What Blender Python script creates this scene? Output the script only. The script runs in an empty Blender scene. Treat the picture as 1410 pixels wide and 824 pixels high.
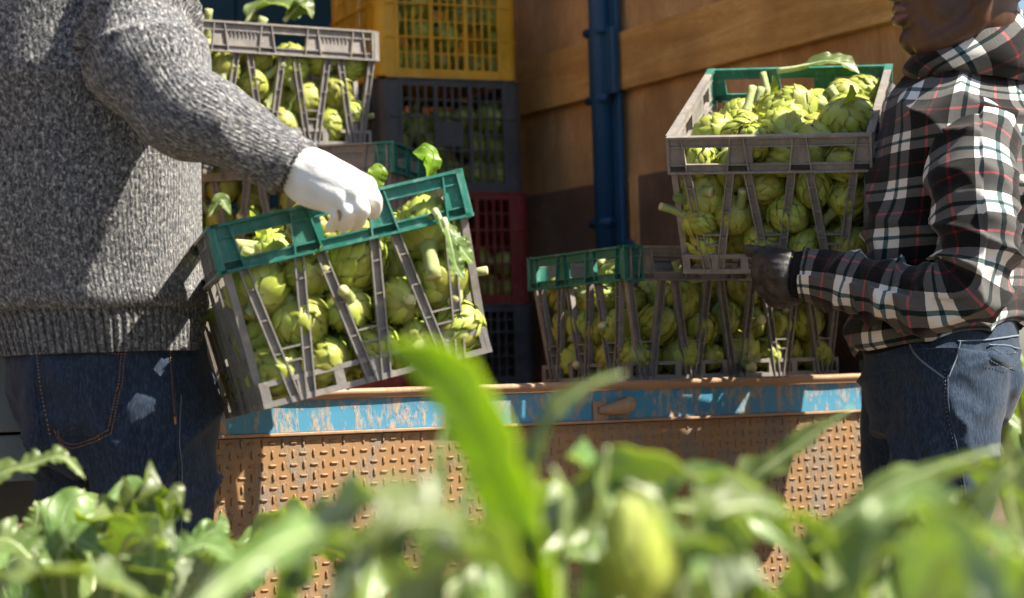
import bpy, bmesh, math, random
import numpy as np
from mathutils import Vector, Matrix, noise
from mathutils.bvhtree import BVHTree

scene = bpy.context.scene
col = scene.collection
R = math.radians

# ------------------------------------------------------------------ camera
FPX, CX, CY, IMW = 2800.0, 705.0, 412.0, 1410.0
CAM_Z, PITCH, ROLL = 0.90, 2.41, -1.7
cam_m = Matrix.Translation((0, 0, CAM_Z)) @ Matrix.Rotation(R(90 + PITCH), 4, 'X') @ Matrix.Rotation(R(ROLL), 4, 'Z')
cd = bpy.data.cameras.new('camera')
cam = bpy.data.objects.new('camera', cd)
col.objects.link(cam)
cam.matrix_world = cam_m
cd.sensor_width = 36.0
cd.lens = FPX / IMW * 36.0
cd.clip_start = 0.05
cd.clip_end = 5000
cd.dof.use_dof = True
cd.dof.focus_distance = 3.15
cd.dof.aperture_fstop = 4.6
cd.dof.aperture_blades = 0
scene.camera = cam

# ------------------------------------------------------------------ sky and sun
SUN_AZ, SUN_EL = 104.0, 50.0            # degrees clockwise from straight ahead, and above the horizon
w = bpy.data.worlds.new('World')
scene.world = w
w.use_nodes = True
wn, wl = w.node_tree.nodes, w.node_tree.links
bgn = wn['Background']
sky = wn.new('ShaderNodeTexSky')
sky.sky_type = 'NISHITA'
sky.sun_disc = False
sky.sun_elevation = R(SUN_EL)
sky.sun_rotation = R(SUN_AZ)
sky.dust_density = 1.5
wl.new(sky.outputs[0], bgn.inputs[0])
bgn.inputs[1].default_value = 0.060
sd = bpy.data.lights.new('sun', 'SUN')
sd.energy = 5.0
sd.angle = R(0.55)
sd.color = (1.0, 0.91, 0.76)
sun = bpy.data.objects.new('sun', sd)
col.objects.link(sun)
S_DIR = Vector((math.sin(R(SUN_AZ)) * math.cos(R(SUN_EL)), math.cos(R(SUN_AZ)) * math.cos(R(SUN_EL)), math.sin(R(SUN_EL))))
sun.location = (4, -2, 6)
sun.rotation_euler = S_DIR.to_track_quat('Z', 'Y').to_euler()

vs = scene.view_settings
vs.view_transform = 'Standard'
vs.look = 'None'
vs.gamma = 1.0
vs.use_curve_mapping = False
vs.exposure = 1.52
scene.render.engine = 'CYCLES'
scene.cycles.use_denoising = True
scene.cycles.max_bounces = 4
scene.cycles.diffuse_bounces = 3
scene.cycles.glossy_bounces = 2
scene.cycles.adaptive_threshold = 0.03
scene.cycles.transmission_bounces = 6
scene.cycles.sample_clamp_indirect = 8.0

# ------------------------------------------------------------------ helpers
def C(x, y, d):
    """world point seen at photo pixel x, y at depth d along the view axis"""
    return cam_m @ Vector(((x - CX) / FPX * d, -(y - CY) / FPX * d, -d))

VIEW = (cam_m.to_3x3() @ Vector((0, 0, -1))).normalized()

def smoothcurve(pts, n):
    """Catmull-Rom through pts (list of sequences of any length) -> n samples"""
    P = np.array([list(p) for p in pts], float)
    if len(P) == 2:
        t = np.linspace(0, 1, n)[:, None]
        return P[0] * (1 - t) + P[1] * t
    Q = np.vstack([2 * P[0] - P[1], P, 2 * P[-1] - P[-2]])
    seg = len(P) - 1
    out = []
    for k in range(n):
        u = k / (n - 1) * seg
        i = min(int(u), seg - 1)
        t = u - i
        a, b, c, d = Q[i], Q[i + 1], Q[i + 2], Q[i + 3]
        out.append(0.5 * ((2 * b) + (c - a) * t + (2 * a - 5 * b + 4 * c - d) * t * t + (3 * b - a - 3 * c + d) * t ** 3))
    return np.array(out)

def tag(o, label=None, cat=None, group=None, kind=None):
    if label: o['label'] = label
    if cat: o['category'] = cat
    if group: o['group'] = group
    if kind: o['kind'] = kind
    return o

def empty(name, loc=(0, 0, 0), rot=None):
    o = bpy.data.objects.new(name, None)
    col.objects.link(o)
    o.empty_display_size = 0.1
    if rot is not None:
        o.matrix_basis = Matrix.Translation(loc) @ rot.to_4x4()
    else:
        o.location = loc
    return o

class MB:
    """collects faces of one mesh"""
    def __init__(s):
        s.v, s.f, s.m, s.uv = [], [], [], []
    def add(s, verts, faces, mi=0, M=None, uvs=None):
        k = len(s.v)
        s.v += [tuple(M @ Vector(p)) for p in verts] if M is not None else [tuple(p) for p in verts]
        s.f += [tuple(k + i for i in f) for f in faces]
        s.m += [mi] * len(faces)
        if uvs is not None:
            s.uv += list(uvs)
        return s
    def box(s, lo, hi, mi=0, M=None):
        x0, y0, z0 = lo; x1, y1, z1 = hi
        return s.add([(x0, y0, z0), (x1, y0, z0), (x1, y1, z0), (x0, y1, z0), (x0, y0, z1), (x1, y0, z1), (x1, y1, z1), (x0, y1, z1)],
                     [(0, 3, 2, 1), (4, 5, 6, 7), (0, 1, 5, 4), (1, 2, 6, 5), (2, 3, 7, 6), (3, 0, 4, 7)], mi, M)
    def slab(s, quad, n0, n1, M=None, mi=0):
        """quad of four (u, v) corners counter-clockwise, thickness n0..n1 along y (n out = -y)"""
        a = [(u, -n0, v) for u, v in quad]
        b = [(u, -n1, v) for u, v in quad]
        return s.add(a + b, [(3, 2, 1, 0), (4, 5, 6, 7), (0, 1, 5, 4), (1, 2, 6, 5), (2, 3, 7, 6), (3, 0, 4, 7)], mi, M)
    def grid(s, G, close_u=False, mi=0, flip=False, uv=None):
        """G[i][j] rows of points"""
        k = len(s.v)
        n, m = len(G), len(G[0])
        for row in G:
            s.v += [tuple(p) for p in row]
        if uv is not None:
            for row in uv:
                s.uv += [tuple(q) for q in row]
        for i in range(n - 1):
            for j in range(m if close_u else m - 1):
                j2 = (j + 1) % m
                f = (k + i * m + j, k + i * m + j2, k + (i + 1) * m + j2, k + (i + 1) * m + j)
                s.f.append(f[::-1] if flip else f)
                s.m.append(mi)
        return s
    def tube(s, pts, rad, seg=8, mi=0, n=None, caps=True, hint=(0, 0, 1), squash=1.0):
        pts = smoothcurve(pts, n) if n else np.array([list(p) for p in pts], float)
        if not hasattr(rad, '__len__'):
            rad = [rad] * len(pts)
        rad = np.interp(np.linspace(0, 1, len(pts)), np.linspace(0, 1, len(rad)), rad)
        G = []
        ref = Vector(hint)
        for i in range(len(pts)):
            t = Vector(pts[min(i + 1, len(pts) - 1)] - pts[max(i - 1, 0)]).normalized()
            ex = t.cross(ref)
            if ex.length < 1e-4:
                ex = t.cross(Vector((1, 0.1, 0)))
            ex.normalize()
            ey = ex.cross(t)
            ref = ey
            c = Vector(pts[i])
            G.append([c + (ex * math.cos(a) + ey * math.sin(a) * squash) * rad[i] for a in [2 * math.pi * q / seg for q in range(seg)]])
        k = len(s.v)
        s.grid(G, True, mi)
        if caps:
            s.f.append(tuple(k + j for j in range(seg))[::-1]); s.m.append(mi)
            e = k + (len(G) - 1) * seg
            s.f.append(tuple(e + j for j in range(seg))); s.m.append(mi)
        return s
    def ball(s, c, r, mi=0, rot=None, nu=20, nv=12):
        r = r if hasattr(r, '__len__') else (r, r, r)
        k = len(s.v)
        Mr = rot if rot is not None else Matrix.Identity(3)
        c = Vector(c)
        s.v.append(tuple(c + Mr @ Vector((0, 0, -r[2]))))
        for i in range(1, nv):
            th = math.pi * i / nv
            for j in range(nu):
                ph = 2 * math.pi * j / nu
                s.v.append(tuple(c + Mr @ Vector((r[0] * math.sin(th) * math.cos(ph), r[1] * math.sin(th) * math.sin(ph), -r[2] * math.cos(th)))))
        s.v.append(tuple(c + Mr @ Vector((0, 0, r[2]))))
        top = len(s.v) - 1
        for j in range(nu):
            j2 = (j + 1) % nu
            s.f.append((k, k + 1 + j2, k + 1 + j)); s.m.append(mi)
            for i in range(nv - 2):
                a = k + 1 + i * nu
                s.f.append((a + j, a + j2, a + nu + j2, a + nu + j)); s.m.append(mi)
            a = k + 1 + (nv - 2) * nu
            s.f.append((a + j, a + j2, top)); s.m.append(mi)
        return s
    def mesh(s, name, mats, smooth=False):
        me = bpy.data.meshes.new(name)
        me.from_pydata(s.v, [], s.f)
        for m in (mats if isinstance(mats, (list, tuple)) else [mats]):
            me.materials.append(m)
        if any(s.m):
            me.polygons.foreach_set('material_index', s.m)
        if s.uv and len(s.uv) == len(s.v):
            lay = me.uv_layers.new(name='UVMap')
            li = np.empty(len(me.loops), np.int32)
            me.loops.foreach_get('vertex_index', li)
            lay.data.foreach_set('uv', np.array(s.uv, np.float32)[li].ravel())
        if smooth:
            me.polygons.foreach_set('use_smooth', [True] * len(me.polygons))
        me.update()
        return me
    def build(s, name, mats, parent=None, smooth=False, world=False, bevel=0):
        """world=True: the points are world points; move them into the parent's frame"""
        if world and parent is not None:
            inv = parent.matrix_basis.inverted()
            if parent.parent is not None:
                inv = inv @ parent.parent.matrix_basis.inverted()
            s.v = [tuple(inv @ Vector(p)) for p in s.v]
        o = bpy.data.objects.new(name, s.mesh(name, mats, smooth))
        col.objects.link(o)
        if parent is not None:
            o.parent = parent
        if bevel:
            b = o.modifiers.new('bevel', 'BEVEL'); b.width = bevel; b.segments = 2; b.limit_method = 'ANGLE'
        return o

def link_mesh(name, me, parent=None, M=None):
    o = bpy.data.objects.new(name, me)
    col.objects.link(o)
    if parent is not None: o.parent = parent
    if M is not None: o.matrix_basis = M
    return o

def remeshed(mb, voxel, smooth_iter=3, fac=0.5):
    """voxel-union of everything in mb -> numpy verts and faces"""
    me = mb.mesh('tmp', [])
    o = bpy.data.objects.new('tmp', me)
    col.objects.link(o)
    r = o.modifiers.new('r', 'REMESH'); r.mode = 'VOXEL'; r.voxel_size = voxel
    if smooth_iter:
        s_ = o.modifiers.new('s', 'SMOOTH'); s_.iterations = smooth_iter; s_.factor = fac
    dg = bpy.context.evaluated_depsgraph_get()
    ev = o.evaluated_get(dg).to_mesh()
    V = np.empty(len(ev.vertices) * 3); ev.vertices.foreach_get('co', V); V = V.reshape(-1, 3)
    NN = np.empty(len(ev.vertices) * 3); ev.vertices.foreach_get('normal', NN); NN = NN.reshape(-1, 3)
    F = [tuple(p.vertices) for p in ev.polygons]
    o.evaluated_get(dg).to_mesh_clear()
    bpy.data.objects.remove(o); bpy.data.meshes.remove(me)
    return V, NN, F

# ------------------------------------------------------------------ materials
MAT = {}
class Nodes:
    def __init__(s, name):
        s.m = bpy.data.materials.new(name)
        s.m.use_nodes = True
        s.t = s.m.node_tree
        s.b = s.t.nodes['Principled BSDF']
        s.out = s.t.nodes['Material Output']
        MAT[name] = s.m
    def n(s, typ, **k):
        nd = s.t.nodes.new('ShaderNode' + typ)
        for a, v in k.items():
            setattr(nd, a, v)
        return nd
    def l(s, a, b):
        s.t.links.new(a, b)
    def val(s, x, sock):
        if isinstance(x, (int, float)): sock.default_value = (x, x, x, 1.0) if sock.type == 'RGBA' else x
        elif isinstance(x, tuple): sock.default_value = x if len(x) == len(sock.default_value) else (*x, 1.0)
        else: s.l(x, sock)
    def coord(s, kind='Object', scale=(1, 1, 1), rot=(0, 0, 0)):
        tc = s.n('TexCoord'); mp = s.n('Mapping')
        mp.inputs['Scale'].default_value = scale
        mp.inputs['Rotation'].default_value = rot
        s.l(tc.outputs[kind], mp.inputs[0])
        return mp.outputs[0]
    def noise(s, vec, scale, detail=4, rough=0.55, dist=0.0, out='Fac'):
        nd = s.n('TexNoise')
        s.l(vec, nd.inputs['Vector'])
        nd.inputs['Scale'].default_value = scale; nd.inputs['Detail'].default_value = detail
        nd.inputs['Roughness'].default_value = rough; nd.inputs['Distortion'].default_value = dist
        return nd.outputs[out]
    def ramp(s, fac, stops, interp='LINEAR'):
        r = s.n('ValToRGB')
        r.color_ramp.interpolation = interp
        e = r.color_ramp.elements
        while len(e) > 1: e.remove(e[-1])
        for i, (p, c) in enumerate(stops):
            c = (c, c, c) if isinstance(c, (int, float)) else c
            if i == 0: e[0].position = p; e[0].color = (*c, 1)
            else:
                q = e.new(p); q.color = (*c, 1)
        s.l(fac, r.inputs[0])
        return r.outputs[0]
    def mix(s, fac, a, b, mode='MIX'):
        m = s.n('MixRGB', blend_type=mode)
        s.val(fac, m.inputs[0]); s.val(a, m.inputs[1]); s.val(b, m.inputs[2])
        return m.outputs[0]
    def math(s, op, a, b=0.0, c=0.0):
        m = s.n('Math', operation=op)
        s.val(a, m.inputs[0]); s.val(b, m.inputs[1]); s.val(c, m.inputs[2])
        return m.outputs[0]
    def bump(s, h, strength, dist, prev=None):
        b = s.n('Bump')
        b.inputs['Strength'].default_value = strength; b.inputs['Distance'].default_value = dist
        s.l(h, b.inputs['Height'])
        if prev is not None: s.l(prev, b.inputs['Normal'])
        return b.outputs[0]
    def fin(s, color=None, rough=None, normal=None, metal=None, spec=None, sheen=None, sss=None):
        if color is not None: s.val(color, s.b.inputs['Base Color'])
        if rough is not None: s.val(rough, s.b.inputs['Roughness'])
        if normal is not None: s.l(normal, s.b.inputs['Normal'])
        if metal is not None: s.val(metal, s.b.inputs['Metallic'])
        if spec is not None: s.val(spec, s.b.inputs['Specular IOR Level'])
        if sheen is not None: s.b.inputs['Sheen Weight'].default_value = sheen
        return s.m

def plastic(name, c, dusty, rough=0.5):
    s = Nodes(name)
    v = s.coord('Object')
    n1 = s.noise(v, 14, 5, 0.65)
    n2 = s.noise(v, 90, 3, 0.6)
    a = s.ramp(n1, [(0.3, tuple(x * 0.75 for x in c)), (0.7, tuple(min(1, x * 1.2) for x in c))])
    d = s.ramp(n2, [(0.52, 0), (0.75, 1)])
    st = s.noise(s.coord('Object', (9, 9, 2.2)), 5, 4, 0.65)
    d2 = s.math('MULTIPLY', s.math('MAXIMUM', d, s.ramp(st, [(0.5, 0.0), (0.72, 0.9)])), s.ramp(n1, [(0.38, 0.2), (0.62, 0.85)]))
    s.fin(s.mix(d2, a, dusty), s.ramp(n1, [(0.3, rough - 0.1), (0.7, rough + 0.15)]), s.bump(n2, 0.25, 0.002), spec=0.4)
plastic('grey_plastic', (0.20, 0.188, 0.18), (0.38, 0.32, 0.25))
plastic('green_plastic', (0.014, 0.15, 0.115), (0.17, 0.30, 0.26), 0.42)
plastic('yellow_plastic', (0.62, 0.33, 0.012), (0.5, 0.35, 0.10))
plastic('black_plastic', (0.055, 0.058, 0.065), (0.12, 0.11, 0.10))
plastic('red_plastic', (0.20, 0.020, 0.014), (0.2, 0.08, 0.05))

def ply(name, c0, c1, c2, gscale):
    s = Nodes(name)
    v = s.coord('Object', gscale)
    n1 = s.noise(v, 2.2, 6, 0.62, 0.6)
    n2 = s.noise(s.coord('Object'), 3.2, 4, 0.6)
    fine = s.noise(s.coord('Object', tuple(g * 9 for g in gscale)), 6, 3, 0.6)
    c = s.ramp(n1, [(0.3, c0), (0.5, c1), (0.72, c2)])
    c = s.mix(s.ramp(n2, [(0.42, 0.0), (0.7, 0.65)]), c, tuple(x * 0.45 for x in c0))
    c = s.mix(s.ramp(fine, [(0.4, 0.25), (0.62, 0.0)]), c, tuple(x * 0.5 for x in c0))
    s.fin(c, 0.75, s.bump(fine, 0.35, 0.002), spec=0.2)
ply('plywood', (0.42, 0.225, 0.09), (0.62, 0.365, 0.165), (0.76, 0.50, 0.26), (1.3, 3.0, 0.6))
ply('plank_wood', (0.46, 0.24, 0.075), (0.66, 0.38, 0.13), (0.78, 0.50, 0.20), (1, 0.8, 9))
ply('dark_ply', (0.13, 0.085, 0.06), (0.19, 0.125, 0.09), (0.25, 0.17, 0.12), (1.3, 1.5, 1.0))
ply('floor_wood', (0.08, 0.055, 0.035), (0.13, 0.09, 0.06), (0.18, 0.13, 0.09), (2, 2, 2))

def painted(name, paint, paint2, rust, rust2, cover, vert=1.0, fine=1.0):
    s = Nodes(name)
    v = s.coord('Object', (1.6, 1.6, 0.8 * vert))
    n1 = s.noise(v, 9 * fine, 8, 0.7, 0.4)
    n2 = s.noise(s.coord('Object', (1.3, 1.3, 0.55)), 34, 6, 0.75)
    n3 = s.noise(s.coord('Object'), 5, 4, 0.6)
    p = s.mix(n3, paint, paint2)
    r = s.mix(n2, rust, rust2)
    f = s.math('ADD', s.math('MULTIPLY', n1, 0.55), s.math('MULTIPLY', n2, 0.45))
    f = s.ramp(f, [(cover - 0.035, 0), (cover + 0.05, 1)])
    s.fin(s.mix(f, p, r), s.mix(f, 0.45, 0.85), s.bump(f, 0.4, 0.002, s.bump(n2, 0.2, 0.002)), spec=0.3)
painted('blue_paint', (0.024, 0.165, 0.29), (0.085, 0.25, 0.36), (0.28, 0.20, 0.13), (0.42, 0.32, 0.22), 0.518, 1.0, 1.9)
painted('dark_blue_paint', (0.012, 0.060, 0.14), (0.020, 0.085, 0.19), (0.03, 0.02, 0.015), (0.06, 0.03, 0.015), 0.62)
painted('bulkhead_blue', (0.012, 0.06, 0.12), (0.02, 0.09, 0.17), (0.02, 0.05, 0.09), (0.03, 0.05, 0.07), 0.6)
painted('pale_grey_paint', (0.20, 0.24, 0.26), (0.27, 0.31, 0.33), (0.22, 0.17, 0.13), (0.3, 0.24, 0.19), 0.64)
painted('rust_plate', (0.235, 0.135, 0.062), (0.30, 0.18, 0.088), (0.15, 0.13, 0.11), (0.24, 0.19, 0.14), 0.52)
painted('lug_steel', (0.22, 0.125, 0.058), (0.30, 0.175, 0.085), (0.14, 0.105, 0.085), (0.33, 0.21, 0.13), 0.53)
painted('rusty_lip', (0.30, 0.17, 0.09), (0.36, 0.22, 0.13), (0.10, 0.07, 0.05), (0.42, 0.30, 0.20), 0.53)
s = Nodes('dark_steel'); s.fin((0.025, 0.024, 0.023), 0.7)
s = Nodes('rubber'); s.fin((0.02, 0.02, 0.021), 0.8, s.bump(s.noise(s.coord('Object'), 60), 0.3, 0.003))

# soil
s = Nodes('soil')
v = s.coord('Object')
n1 = s.noise(v, 3, 8, 0.7); n2 = s.noise(v, 40, 6, 0.7)
s.fin(s.ramp(n1, [(0.3, (0.10, 0.062, 0.036)), (0.7, (0.21, 0.14, 0.085))]), 0.95, s.bump(n2, 0.8, 0.03, s.bump(n1, 0.6, 0.08)))

# artichoke bracts: uv.y runs base to tip
def bract_mat(name, base, mid, tip, purple):
    s = Nodes(name)
    tc = s.n('TexCoord'); sp = s.n('SeparateXYZ'); s.l(tc.outputs['UV'], sp.inputs[0])
    oi = s.n('ObjectInfo')
    vein = s.noise(s.coord('UV', (26, 1.2, 1)), 1.0, 3, 0.6)
    blot = s.noise(s.coord('Object'), 55, 4, 0.6)
    c = s.ramp(sp.outputs[1], [(0.0, base), (0.5, mid), (0.93, tip), (1.0, purple)])
    c = s.mix(s.ramp(vein, [(0.35, 0.0), (0.7, 0.3)]), c, tuple(x * 0.6 for x in mid))
    c = s.mix(s.ramp(blot, [(0.5, 0.0), (0.75, 0.45)]), c, tuple(x * 1.35 for x in mid))
    hsv = s.n('HueSaturation'); s.l(c, hsv.inputs['Color'])
    s.l(s.math('MULTIPLY_ADD', oi.outputs['Random'], 0.035, 0.482), hsv.inputs['Hue'])
    s.l(s.math('MULTIPLY_ADD', oi.outputs['Random'], 0.5, 0.75), hsv.inputs['Value'])
    s.fin(hsv.outputs[0], 0.42, s.bump(vein, 0.3, 0.002), spec=0.45)
    tr = s.n('BsdfTranslucent'); s.l(hsv.outputs[0], tr.inputs[0])
    mx = s.n('MixShader'); mx.inputs[0].default_value = 0.18
    s.l(s.b.outputs[0], mx.inputs[1]); s.l(tr.outputs[0], mx.inputs[2]); s.l(mx.outputs[0], s.out.inputs[0])
bract_mat('bract', (0.48, 0.51, 0.17), (0.375, 0.425, 0.062), (0.30, 0.36, 0.05), (0.19, 0.125, 0.06))
s = Nodes('artichoke_core'); s.fin((0.30, 0.34, 0.09), 0.6)
s = Nodes('stem')
v = s.coord('Object', (60, 60, 5)); n1 = s.noise(v, 1.5, 3)
s.fin(s.ramp(n1, [(0.3, (0.22, 0.29, 0.08)), (0.7, (0.40, 0.44, 0.19))]), 0.5, s.bump(n1, 0.5, 0.003))
s = Nodes('stem_cut')
n1 = s.noise(s.coord('Object'), 200, 3); s.fin(s.ramp(n1, [(0.35, (0.42, 0.40, 0.17)), (0.65, (0.62, 0.58, 0.30))]), 0.7)

# plant leaves
def leaf_mat(name, c0, c1, trans, tw, rough, vein_c):
    s = Nodes(name)
    oi = s.n('ObjectInfo')
    tc = s.n('TexCoord'); sp = s.n('SeparateXYZ'); s.l(tc.outputs['UV'], sp.inputs[0])
    blot = s.noise(s.coord('Object'), 26, 5, 0.65)
    c = s.ramp(blot, [(0.3, c0), (0.7, c1)])
    # side veins run forward from the midrib (uv.x = -1..1 across, uv.y = along in metres)
    ax = s.math('ABSOLUTE', sp.outputs[0])
    ph = s.math('SUBTRACT', s.math('MULTIPLY', sp.outputs[1], 38.0), s.math('MULTIPLY', ax, 1.4))
    vn = s.math('ABSOLUTE', s.math('SUBTRACT', s.math('FRACT', ph), 0.5))
    vf = s.ramp(vn, [(0.0, 1.0), (0.09, 0.0)])
    c = s.mix(s.math('MULTIPLY', vf, 0.5), c, vein_c)
    hsv = s.n('HueSaturation'); s.l(c, hsv.inputs['Color'])
    s.l(s.math('MULTIPLY_ADD', oi.outputs['Random'], 0.05, 0.475), hsv.inputs['Hue'])
    s.l(s.math('MULTIPLY_ADD', oi.outputs['Random'], 0.6, 0.7), hsv.inputs['Value'])
    nb = s.bump(blot, 0.35, 0.006, s.bump(vf, 0.5, 0.003))
    s.fin(hsv.outputs[0], rough, nb, spec=0.55)
    tr = s.n('BsdfTranslucent'); tr.inputs[0].default_value = (*trans, 1)
    s.l(nb, tr.inputs['Normal'])
    mx = s.n('MixShader'); mx.inputs[0].default_value = tw
    s.l(s.b.outputs[0], mx.inputs[1]); s.l(tr.outputs[0], mx.inputs[2]); s.l(mx.outputs[0], s.out.inputs[0])
leaf_mat('leaf_top', (0.085, 0.150, 0.040), (0.22, 0.285, 0.115), (0.50, 0.62, 0.04), 0.46, 0.36, (0.26, 0.33, 0.15))
leaf_mat('leaf_under', (0.28, 0.36, 0.23), (0.42, 0.49, 0.34), (0.42, 0.60, 0.06), 0.45, 0.5, (0.38, 0.43, 0.28))
leaf_mat('young_leaf_top', (0.16, 0.27, 0.012), (0.21, 0.33, 0.02), (0.50, 0.70, 0.01), 0.52, 0.4, (0.25, 0.38, 0.05))
leaf_mat('young_leaf_under', (0.18, 0.28, 0.02), (0.22, 0.33, 0.03), (0.50, 0.70, 0.01), 0.52, 0.5, (0.25, 0.38, 0.06))
s = Nodes('midrib'); n1 = s.noise(s.coord('Object'), 40)
s.fin(s.ramp(n1, [(0.3, (0.30, 0.38, 0.16)), (0.7, (0.45, 0.50, 0.27))]), 0.5)

# knitted sweater: uv in metres around and up the body
def knit(name, rib):
    s = Nodes(name)
    uv = s.coord('UV')
    sp = s.n('SeparateXYZ'); s.l(uv, sp.inputs[0])
    wob = s.noise(s.coord('UV', (60, 30, 1)), 1.0, 3)
    fleck = s.noise(s.coord('UV', (290, 165, 1)), 1.0, 2, 0.65, 0.9)
    fleck2 = s.noise(s.coord('UV', (105, 75, 1)), 1.0, 3, 0.65)
    f = s.math('ADD', s.math('MULTIPLY', fleck, 0.78), s.math('MULTIPLY', fleck2, 0.22))
    c = s.ramp(f, [(0.34, (0.020, 0.023, 0.030)), (0.46, (0.075, 0.079, 0.09)), (0.55, (0.18, 0.18, 0.185)), (0.66, (0.45, 0.445, 0.44))])
    wv = s.math('SINE', s.math('ADD', s.math('MULTIPLY', sp.outputs[0], 2 * math.pi / rib), s.math('MULTIPLY', wob, 6.0 if rib < 0.01 else 1.2)))
    h = s.math('ADD', s.math('MULTIPLY', wv, 0.55 if rib > 0.01 else 0.18), s.math('MULTIPLY', fleck, 1.6))
    if rib > 0.01:
        c = s.mix(s.ramp(s.math('MULTIPLY_ADD', wv, 0.5, 0.5), [(0.0, 0.7), (0.45, 0.0)]), c, (0.012, 0.013, 0.017))
    s.fin(c, 0.95, s.bump(h, 0.8, 0.0035), spec=0.1, sheen=0.2)
knit('sweater_knit', 0.0062)
knit('sweater_rib', 0.0125)

def denim(name, c0, c1, fade):
    s = Nodes(name)
    v = s.coord('Object')
    n1 = s.noise(v, 5, 5, 0.6)
    tw = s.noise(s.coord('Object', (420, 420, 90), (0, 0.5, 0)), 1.0, 2)
    st = s.noise(s.coord('Object', (90, 90, 12)), 1.0, 3)
    c = s.ramp(n1, [(0.3, c0), (0.72, c1)])
    c = s.mix(s.ramp(st, [(0.45, 0), (0.8, 0.5)]), c, fade)
    c = s.mix(s.ramp(tw, [(0.45, 0), (0.7, 0.35)]), c, tuple(min(1, x * 2) for x in fade))
    s.fin(c, 0.9, s.bump(tw, 0.5, 0.0015), spec=0.15, sheen=0.1)
denim('dark_denim', (0.008, 0.014, 0.028), (0.020, 0.031, 0.055), (0.036, 0.052, 0.085))
denim('blue_denim', (0.007, 0.015, 0.032), (0.017, 0.031, 0.057), (0.034, 0.055, 0.088))
s = Nodes('orange_thread'); s.fin((0.42, 0.19, 0.05), 0.8)
s = Nodes('pale_thread'); s.fin((0.13, 0.17, 0.22), 0.85)
s = Nodes('leather_tab'); s.fin((0.28, 0.16, 0.07), 0.7)
s = Nodes('black_rib'); wv = s.noise(s.coord('UV', (260, 8, 1)), 1.0, 2); s.fin((0.012, 0.012, 0.013), 0.95, s.bump(wv, 0.6, 0.003), spec=0.1)

# plaid fleece: uv in metres
s = Nodes('plaid')
uv = s.coord('UV'); sp = s.n('SeparateXYZ'); s.l(uv, sp.inputs[0])
def yarn(c, PER):
    f = s.math('FRACT', s.math('ADD', s.math('DIVIDE', c, PER), 10.0))
    W, B, T, RD, OR = (0.80, 0.79, 0.77), (0.008, 0.009, 0.012), (0.012, 0.085, 0.10), (0.36, 0.012, 0.025), (0.55, 0.22, 0.06)
    return s.ramp(f, [(0.0, W), (0.17, T), (0.24, W), (0.41, B), (0.68, RD), (0.722, B)], 'CONSTANT')
uw = s.noise(uv, 220, 2, out='Color')
uvj = s.mix(0.002, uv, uw, 'ADD')
sj = s.n('SeparateXYZ'); s.l(uvj, sj.inputs[0])
a, b = yarn(sj.outputs[0], 0.112), yarn(sj.outputs[1], 0.078)
fz = s.noise(s.coord('UV', (1, 1, 1)), 900, 2, 0.7)
tw = s.math('FRACT', s.math('MULTIPLY', s.math('ADD', sp.outputs[0], sp.outputs[1]), 430.0))
sel = s.math('ADD', s.math('MULTIPLY', tw, 0.5), s.math('MULTIPLY', fz, 0.5))
sel = s.ramp(sel, [(0.34, 0.12), (0.66, 0.88)])
c = s.mix(0.8, s.mix(sel, a, b), s.mix(1.0, a, b, 'MULTIPLY'))
c = s.mix(s.ramp(fz, [(0.5, 0.0), (0.8, 0.10)]), c, (0.5, 0.5, 0.5))
s.fin(c, 0.95, s.bump(fz, 0.5, 0.002), spec=0.08, sheen=0.15)

s = Nodes('dark_skin')
v = s.coord('Object'); n1 = s.noise(v, 35, 5, 0.6); n2 = s.noise(v, 500, 3, 0.6)
s.fin(s.ramp(n1, [(0.3, (0.055, 0.026, 0.015)), (0.7, (0.10, 0.048, 0.027))]), s.ramp(n1, [(0.3, 0.38), (0.7, 0.5)]), s.bump(n2, 0.25, 0.0012), spec=0.45)
s.b.inputs['Subsurface Weight'].default_value = 0.12
s.b.inputs['Subsurface Radius'].default_value = (0.012, 0.004, 0.002)
s = Nodes('lip_skin'); n1 = s.noise(s.coord('Object', (1, 200, 60)), 1.5); s.fin(s.ramp(n1, [(0.3, (0.12, 0.05, 0.045)), (0.7, (0.17, 0.085, 0.075))]), 0.4)
s = Nodes('tan_skin'); n1 = s.noise(s.coord('Object'), 30); s.fin(s.ramp(n1, [(0.3, (0.30, 0.16, 0.10)), (0.7, (0.40, 0.23, 0.15))]), 0.5)
s = Nodes('hair'); n1 = s.noise(s.coord('Object', (300, 300, 300)), 1.0, 2); s.fin((0.009, 0.007, 0.006), 0.7, s.bump(n1, 1.0, 0.004))
s = Nodes('eye_white'); s.fin((0.7, 0.67, 0.62), 0.15)
s = Nodes('iris'); s.fin((0.02, 0.01, 0.006), 0.1)
s = Nodes('white_knit')
uvv = s.coord('Object'); n1 = s.noise(uvv, 420, 2); n2 = s.noise(uvv, 30, 3)
s.fin(s.ramp(n2, [(0.3, (0.74, 0.73, 0.71)), (0.7, (0.82, 0.815, 0.80))]), 0.95, s.bump(n1, 0.45, 0.0015), spec=0.1, sheen=0.2)
s = Nodes('black_latex')
v = s.coord('Object'); n1 = s.noise(v, 45, 5, 0.65); n2 = s.noise(v, 260, 3)
s.fin(s.ramp(n1, [(0.45, (0.014, 0.0145, 0.016)), (0.75, (0.07, 0.068, 0.065))]), s.ramp(n1, [(0.3, 0.45), (0.7, 0.7)]), s.bump(n2, 0.4, 0.0015, s.bump(n1, 0.5, 0.004)))
s = Nodes('lime_knit'); n1 = s.noise(s.coord('Object'), 450, 2); s.fin((0.50, 0.62, 0.06), 0.9, s.bump(n1, 0.5, 0.0015))
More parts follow.
